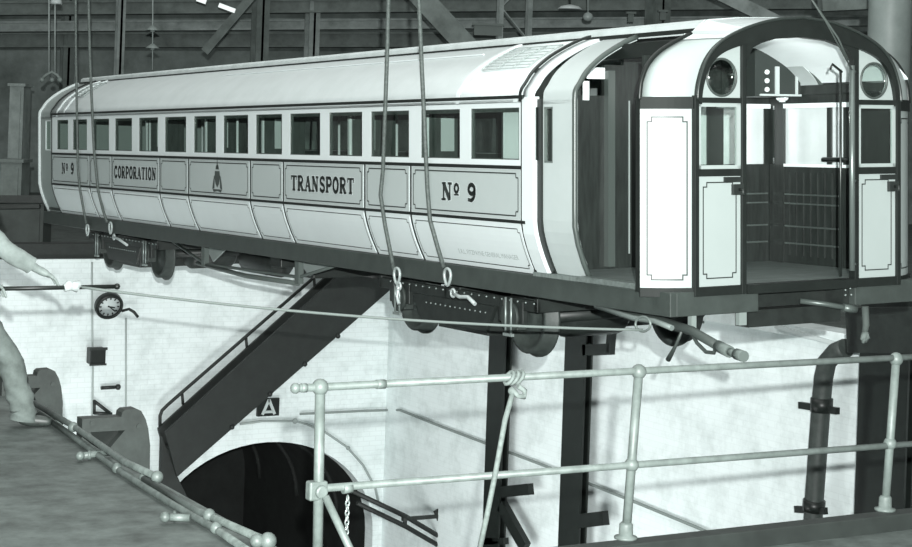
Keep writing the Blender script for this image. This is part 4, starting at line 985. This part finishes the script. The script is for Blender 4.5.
def cloth_tube(mbx, pts, rad, seed, amp=.012, nseg=26, n=22, squash=1.0):
    P_ = [Vector(p) for p in pts]; N = len(P_); out = []; prev = None
    for i in range(nseg+1):
        u = i/nseg*(N-1); k = min(int(u), N-2); t = u-k; t2 = t*t*(3-2*t)
        c = P_[k].lerp(P_[k+1], t); r = rad[k]*(1-t2)+rad[k+1]*t2; d = (P_[k+1]-P_[k]).normalized()
        a = Vector((0, 1, 0)) if abs(d.y) < .8 else Vector((1, 0, 0)); uu = d.cross(a).normalized() if prev is None else (prev-d*prev.dot(d)).normalized(); prev = uu; ww = d.cross(uu)
        row = []
        for j in range(n):
            th = 2*math.pi*j/n; dirv = uu*math.cos(th)+ww*math.sin(th)*squash
            q = c+dirv*r
            f = mnoise.noise(Vector((q.x*9+seed, q.y*9, q.z*22+q.x*8)))*amp+mnoise.noise(Vector((q.x*25, q.y*25+seed, q.z*40)))*amp*.4
            row.append(q+dirv*f)
        out.append(row+[row[0]])
    mbx.grid(out)
sh = MB()
cloth_tube(sh, [pel+VZ*-.02, pel+VZ*.12, chest, chest+VZ*.14, neck+VZ*.01], [.17, .175, .20, .19, .075], 3, squash=.78)
cloth_tube(sh, [neck-VZ*.07, shR, elb, elb.lerp(wri, .80)], [.09, .085, .072, .060], 7)
cloth_tube(sh, [neck-VZ*.07, shL, elL, elL.lerp(wrL, .85)], [.09, .085, .068, .052], 9)
build(sh, 'shirt', CLOTH, man)
tr = MB()
cloth_tube(tr, [pel+VZ*.12, pel+VZ*.02, pel+VZ*-.06, pel+VZ*-.16], [.168, .176, .168, .11], 2, amp=.006, squash=.8)
cloth_tube(tr, [pel.lerp(hipR, .5)+VZ*.02, hipR-VZ*.08, kneeR, kneeR.lerp(ankR, .5), ankR+Vector((-.01, 0, .06)), ankR+Vector((-.02, 0, -.01))], [.13, .118, .092, .088, .092, .094], 5, amp=.018, nseg=40)
cloth_tube(tr, [pel.lerp(hipL, .5)+VZ*.02, hipL-VZ*.08, kneeL, ankL+VZ*.06, ankL+VZ*.0], [.13, .118, .092, .092, .094], 6, amp=.018, nseg=40)
build(tr, 'trousers', TROUS, man)
for ank, tip in ((ankR, Vector((1, -.35, 0))), (ankL, Vector((1, -.1, 0)))):
    tip = tip.normalized(); g = Vector((ank.x, ank.y, 0))
    skin_mesh([[(tuple(g+VZ*.10), .045), (tuple(g+VZ*.05-tip*.03), .048), (tuple(g+VZ*.045+tip*.08), .048), (tuple(g+VZ*.04+tip*.16), (.046, .038)), (tuple(g+VZ*.035+tip*.19), .032)]], 'boot', LEATHER, man)
mb = MB(); mb.lathe([(.103*math.sin(math.pi*i/10), -.103*math.cos(math.pi*i/10)) for i in range(3, 11)], headc+Vector((-.02, 0, .045)), Vector((-.35, 0, 1)), 18); build(mb, 'hair', HAIR, man)
mb = MB(); fx = headc+Vector((.082, 0, 0))
mb.tube([fx+Vector((.0, 0, .03)), fx+Vector((.018, 0, -.01)), fx+Vector((.028, 0, -.03)), fx+Vector((.005, 0, -.04))], [.008, .011, .014, .008], 8)
build(mb, 'nose', SKIN, man)
build_many('ear', SKIN, man, [one(lambda x, q=q: x.lathe([(0, -.008), (.02, -.006), (.03, 0), (.02, .006), (0, .008)], headc+Vector((-.005, q*.095, -.005)), (0, 1, 0), 10)) for q in (-1, 1)])
build_many('eye', BLACK, man, [one(lambda x, q=q: x.ball(headc+Vector((.082, q*.032, .022)), .011, 8)) for q in (-1, 1)])
mb = MB(); mb.tube([headc+Vector((.088, -.025, -.065)), headc+Vector((.096, 0, -.062)), headc+Vector((.088, .025, -.065))], .006, 6); build(mb, 'mouth', mat('lips', .16, .6), man)

# ================================================================== WORKSHOP BEHIND
def D(px, py, dep): r = wray(px, py); return Vector((0, 0, HC))+r*dep
# beams across the far end
for px0, py0, px1, py1, dep, t, m, lab in ((-420, 12, 1150, 0, 44, .30, GIRD, 'dark overhead girder at the very top of the workshop'), (-420, 30, 1150, 19, 45, .22, GIRL, 'second overhead girder from the top at the far end'), (-420, 41, 1150, 39, 46, .35, GIRD, 'third overhead girder down at the far end, above the roof line')):
    mb = MB(); a, b = D(px0, py0, dep), D(px1, py1, dep)
    mb.bar(a, b, .3, t); mb.bar(a+Vector((0, 0, t/2)), b+Vector((0, 0, t/2)), .5, .05); mb.bar(a-Vector((0, 0, t/2)), b-Vector((0, 0, t/2)), .5, .05)
    tag(build(mb, 'roof_girder', m), lab, 'girder', 'far girders')
# columns and lattice members
for px, w, dep, lab, m in ((66, .3, 46, 'thin far column just right of the twin-rod lamp', GIRD), (118, .2, 43, 'slender far pipe column left of the pendant lamp', GIRL), (258, .35, 43, 'faint far column above the middle of the carriage roof', GIRD), (310, .3, 44, 'far column left of the near lifting ropes', GIRL), (512, .8, 40, 'broad lattice column above the roof near the hatch', GIRL), (655, .45, 42, 'dark far column right of the hanging shade', GIRD)):
    p = D(px, 90, dep); mb = MB()
    if w > .6:
        for s in (-w/2, w/2): mb.box((p.x+s-.06, p.y-.06, 0), (p.x+s+.06, p.y+.06, 9))
        n = 12
        for k in range(n):
            z0, z1 = 9*k/n, 9*(k+1)/n; s = 1 if k % 2 else -1
            mb.bar((p.x-s*w/2, p.y, z0), (p.x+s*w/2, p.y, z1), .03, .09, up=(0, 1, 0))
    else:
        mb.box((p.x-w/2, p.y-w/2, 0), (p.x+w/2, p.y-w/2+.04, 9)); mb.box((p.x-w/2, p.y+w/2-.04, 0), (p.x+w/2, p.y+w/2, 9)); mb.box((p.x-.03, p.y-w/2, 0), (p.x+.03, p.y+w/2, 9))
    tag(build(mb, 'shop_column', m), lab, 'column')
mb = MB(); mb.bar(D(405, -20, 36), D(470, 50, 36), .3, .45); tag(build(mb, 'diagonal_brace', GIRD), 'thick dark diagonal brace right of the near lifting ropes', 'brace')
mb = MB(); mb.bar(D(205, 52, 40), D(262, -15, 40), .15, .2); tag(build(mb, 'diagonal_brace', GIRD), 'thin dark diagonal brace above the roof at upper left', 'brace')
mb = MB(); mb.bar(D(700, -15, 38), D(800, 34, 38), .3, .3); tag(build(mb, 'diagonal_brace', GIRL), 'diagonal brace above the front of the roof', 'brace')
# big pale stanchion at the upper right
p0, p1 = D(868, 60, 27), D(909, 60, 27)
root = empty('pale_stanchion', ((p0.x+p1.x)/2, (p0.y+p1.y)/2, 0), 'broad pale-grey round stanchion at the upper right behind the carriage', 'stanchion')
c = (p0+p1)/2; mb = MB(); mb.tube([(c.x, c.y, 0), (c.x, c.y, 9)], .34, 24); build(mb, 'shaft', mat('stanchion_paint', .26, .5, var=.15, scale=2), root)
mb = MB(); mb.lathe([(0, 0), (.55, 0), (.55, .1), (.4, .25), (.34, .5)], (c.x, c.y, 0), (0, 0, 1), 24); build(mb, 'base', mat('stanchion_paint', .26), root)
mb = MB(); mb.bar(D(820, 2, 30), D(990, -6, 30), .4, .35); tag(build(mb, 'roof_girder', GIRD), 'dark girder crossing above the pale stanchion', 'girder')
# twin-rod lamp cluster
dep = 33; root = empty('hanging_lamp', D(52, 80, dep), 'hanging lamp cluster on twin pale rods at the upper left', 'lamp')
mb = MB()
for px in (49, 55): mb.tube([D(px, -40, dep), D(px, 74, dep)], .014, 6)
build(mb, 'rod', PALE, root)
mb = MB(); mb.tube([D(41, 80, dep), D(46, 75, dep), D(52, 72, dep), D(57, 75, dep), D(61, 80, dep)], .03, 8)
for px in (42, 52, 60): mb.ball(D(px, 80, dep), .05, 8)
build(mb, 'lamp_cluster', mat('cluster_grey', .2, .5), root)
q = D(56, 4, dep); mb = MB(); mb.lathe([(.02, .12), (.10, .08), (.12, 0), (.10, 0), (0, .06)], q, (0, 0, 1), 14); build(mb, 'shade', LAMPM, root)
# pendant with two stacked shades
dep = 34; root = empty('pendant_lamp', D(152, 48, dep), 'pendant cord carrying two small stacked shades above the roof', 'lamp')
mb = MB(); mb.tube([D(153, -40, dep), D(152.5, 70, dep)], .012, 6); build(mb, 'cord', PALE, root)
for py in (30, 48):
    mb = MB(); mb.lathe([(.02, .09), (.06, .06), (.14, 0), (.13, -.01), (.03, .04), (.05, -.03), (0, -.05)], D(152.5, py, dep), (0, 0, 1), 16); build(mb, 'shade', mat('shade_grey', .26, .5), root)
dep = 38; root = empty('shop_lamp', D(570, 10, dep), 'wide shallow lamp shade high above the roof hatch', 'lamp')
mb = MB(); mb.tube([D(570, -40, dep), D(570, 8, dep)], .015, 6); build(mb, 'cord', DARK, root)
mb = MB(); mb.lathe([(.03, .10), (.2, .06), (.28, 0), (.26, -.01), (0, .04)], D(570, 9, dep), (0, 0, 1), 18); build(mb, 'shade', mat('shade_white', .6, .4), root)
mb = MB(); mb.tube([D(588, -40, dep), D(588, 14, dep)], .015, 6); mb.lathe([(0, -.10), (.09, -.07), (.12, 0), (.09, .07), (.03, .10), (0, .12)], D(588, 17, dep), (0, 0, 1), 14); tag(build(mb, 'globe_lamp', mat('globe', .35, .3)), 'small pale globe lamp right of the wide shade', 'lamp')
# objects standing at the back
def bgbox(name, px0, py0, px1, py1, dep, m, label, cat, th=.4):
    a, b = D(px0, py1, dep), D(px1, py0, dep)
    mb = MB(); u = Vector((CA, -SA, 0)); n = VD*th
    A_ = Vector((a.x, a.y, a.z)); w = (b-a).dot(u); hgt = b.z-a.z
    mb.prism([A_, A_+u*w, A_+u*w+VZ*hgt, A_+VZ*hgt], n); k = .05
    mb.prism([A_-u*k+VZ*hgt-VD*k, A_+u*(w+k)+VZ*hgt-VD*k, A_+u*(w+k)+VZ*(hgt+k)-VD*k, A_-u*k+VZ*(hgt+k)-VD*k], n+VD*2*k)
    for t in (.33, .66): mb.prism([A_+u*(w*t)-VD*.02, A_+u*(w*t+.04)-VD*.02, A_+u*(w*t+.04)+VZ*hgt-VD*.02, A_+u*(w*t)+VZ*hgt-VD*.02], VD*.03)
    return tag(build(mb, name, m), label, cat)
zf = 0
def gbox(name, px0, px1, pytop, dep, m, label, cat, th=.6):
    a = D(px0, pytop, dep); b = D(px1, pytop, dep); u = Vector((CA, -SA, 0)); w = (b-a).dot(u); h = a.z
    base = Vector((a.x, a.y, 0)); mb = MB()
    mb.prism([base, base+u*w, base+u*w+VZ*h, base+VZ*h], VD*th)
    mb.prism([base-VD*.03+u*.06+VZ*.1, base-VD*.03+u*(w-.06)+VZ*.1, base-VD*.03+u*(w-.06)+VZ*(h-.1), base-VD*.03+u*.06+VZ*(h-.1)], VD*.04)
    mb.prism([base-VD*.05-u*.04+VZ*h, base-VD*.05+u*(w+.04)+VZ*h, base-VD*.05+u*(w+.04)+VZ*(h+.06), base-VD*.05-u*.04+VZ*(h+.06)], VD*(th+.1))
    return tag(build(mb, name, m), label, cat)
gbox('locker', 10, 24, 86, 36, mat('locker_grey', .24, .6, var=.3, scale=3), 'tall grey locker at the far left behind the carriage end', 'locker')
gbox('machine_cabinet', 1, 22, 162, 32, mat('cabinet_grey', .15, .6, var=.3, scale=3), 'low grey cabinet at the far left below the tall locker', 'cabinet')
gbox('work_bench', -30, 44, 202, 29.5, mat('bench_dark', .05, .6, var=.3, scale=3), 'low dark bench at the far left beyond the end wall', 'bench')
bgbox('notice_board', 474, 26, 502, 35, 39.7, mat('board_pale', .16, .7), 'small pale board seen above the roof right of the diagonal brace', 'board', .1)
for k, (px, py) in enumerate(((628, 14), (660, 12))): bgbox('wall_box', px, py, px+6, py+8, 41, mat('box_mid', .14, .7), ['small grey box left of the far right-hand column top', 'small grey box just right of the far right-hand column'][k], 'box', .15)
mb = MB(); mb.bar(D(-10, 199, 28), D(46, 199, 28), .1, .12); mb.bar(D(-10, 207, 28), D(40, 206, 28), .1, .06); tag(build(mb, 'timber_beam', DARK), 'dark timber beam lying level behind the man at far left', 'beam')
mb = MB(); mb.box((6.9, 27.1, -.02), (14.3, 27.55, .22)); tag(build(mb, 'edge_beam', DARK), 'long dark beam along the top of the white end wall', 'beam')
# skylight strips glimpsed in the roof at the upper left
for k, (pa, pb) in enumerate((((197, -1), (206, 2)), ((219, 5), (235, 11)))):
    mb = MB(); mb.bar(D(*pa, 39), D(*pb, 39), .08, .10)
    m = MATS.get('skylight')
    if not m:
        m = mat('skylight', .8, .4); b = m.node_tree.nodes['Principled BSDF']; b.inputs['Emission Color'].default_value = (.93, 1, .97, 1); b.inputs['Emission Strength'].default_value = .6
    tag(build(mb, 'skylight', m), ['left of two small bright roof lights at the upper left', 'right of two small bright roof lights at the upper left'][k], 'roof light')

# ================================================================== LIGHT
w = bpy.data.worlds.new('World'); scene.world = w; w.use_nodes = True
bg = w.node_tree.nodes['Background']; bg.inputs[0].default_value = (.95, 1, .975, 1); bg.inputs[1].default_value = .30
def c2w(p): return Vector((0, 0, HC)) + p[0]*RW + p[1]*UPW + p[2]*VD
fl = bpy.data.lights.new('flash', 'POINT'); fl.energy = 20000; fl.shadow_soft_size = .035; fl.color = (.96, 1, .98); 
o = bpy.data.objects.new('flash', fl); COL.objects.link(o); o.location = c2w((.15, .43, -.9))
sk = bpy.data.lights.new('roof_daylight', 'AREA'); sk.shape = 'RECTANGLE'; sk.size = 8; sk.size_y = 22; sk.energy = 1000; sk.color = (.96, 1, .98)
o = bpy.data.objects.new('roof_daylight', sk); COL.objects.link(o); o.location = (6, 15, 9.5); o.rotation_euler = (0, math.radians(-20), 0)
for nm, loc, tgt, en in (('pit_wall_fill', (7.5, 18.5, -5.6), (12.5, 27.0, -1.6), 300), ('pit_wall_fill', (9.0, 20.5, -5.8), (14.4, 24.0, -1.5), 130)):  # added area fills that brighten the pit walls, no known fittings
    pl = bpy.data.lights.new(nm, 'AREA'); pl.shape = 'RECTANGLE'; pl.size = 6; pl.size_y = 1.0; pl.energy = en; pl.color = (.96, 1, .99)
    o = bpy.data.objects.new(nm, pl); COL.objects.link(o); o.location = loc
    o.rotation_euler = (Vector(tgt)-Vector(loc)).to_track_quat('-Z', 'Y').to_euler()
vl = bpy.data.lights.new('vestibule_fill', 'POINT'); vl.energy = 6.5; vl.shadow_soft_size = .06; vl.color = (.97, 1, .985)  # added point fill to whiten the vestibule ceiling and panes
o = bpy.data.objects.new('vestibule_fill', vl); COL.objects.link(o); o.location = car2w((1.75, .75, .45))

cam = bpy.data.cameras.new('camera'); cam.sensor_width = 36; cam.lens = 36*F/912; cam.shift_y = -(273.5-HY)/912; cam.clip_start = .1; cam.clip_end = 300
co = bpy.data.objects.new('camera', cam); COL.objects.link(co)
M = Matrix((RW, UPW, -VD)).transposed().to_4x4(); M.translation = (0, 0, HC); co.matrix_world = M
scene.camera = co
vs = scene.view_settings; vs.view_transform = 'Standard'; vs.look = 'None'; vs.exposure = 0; vs.gamma = 1; vs.use_curve_mapping = False
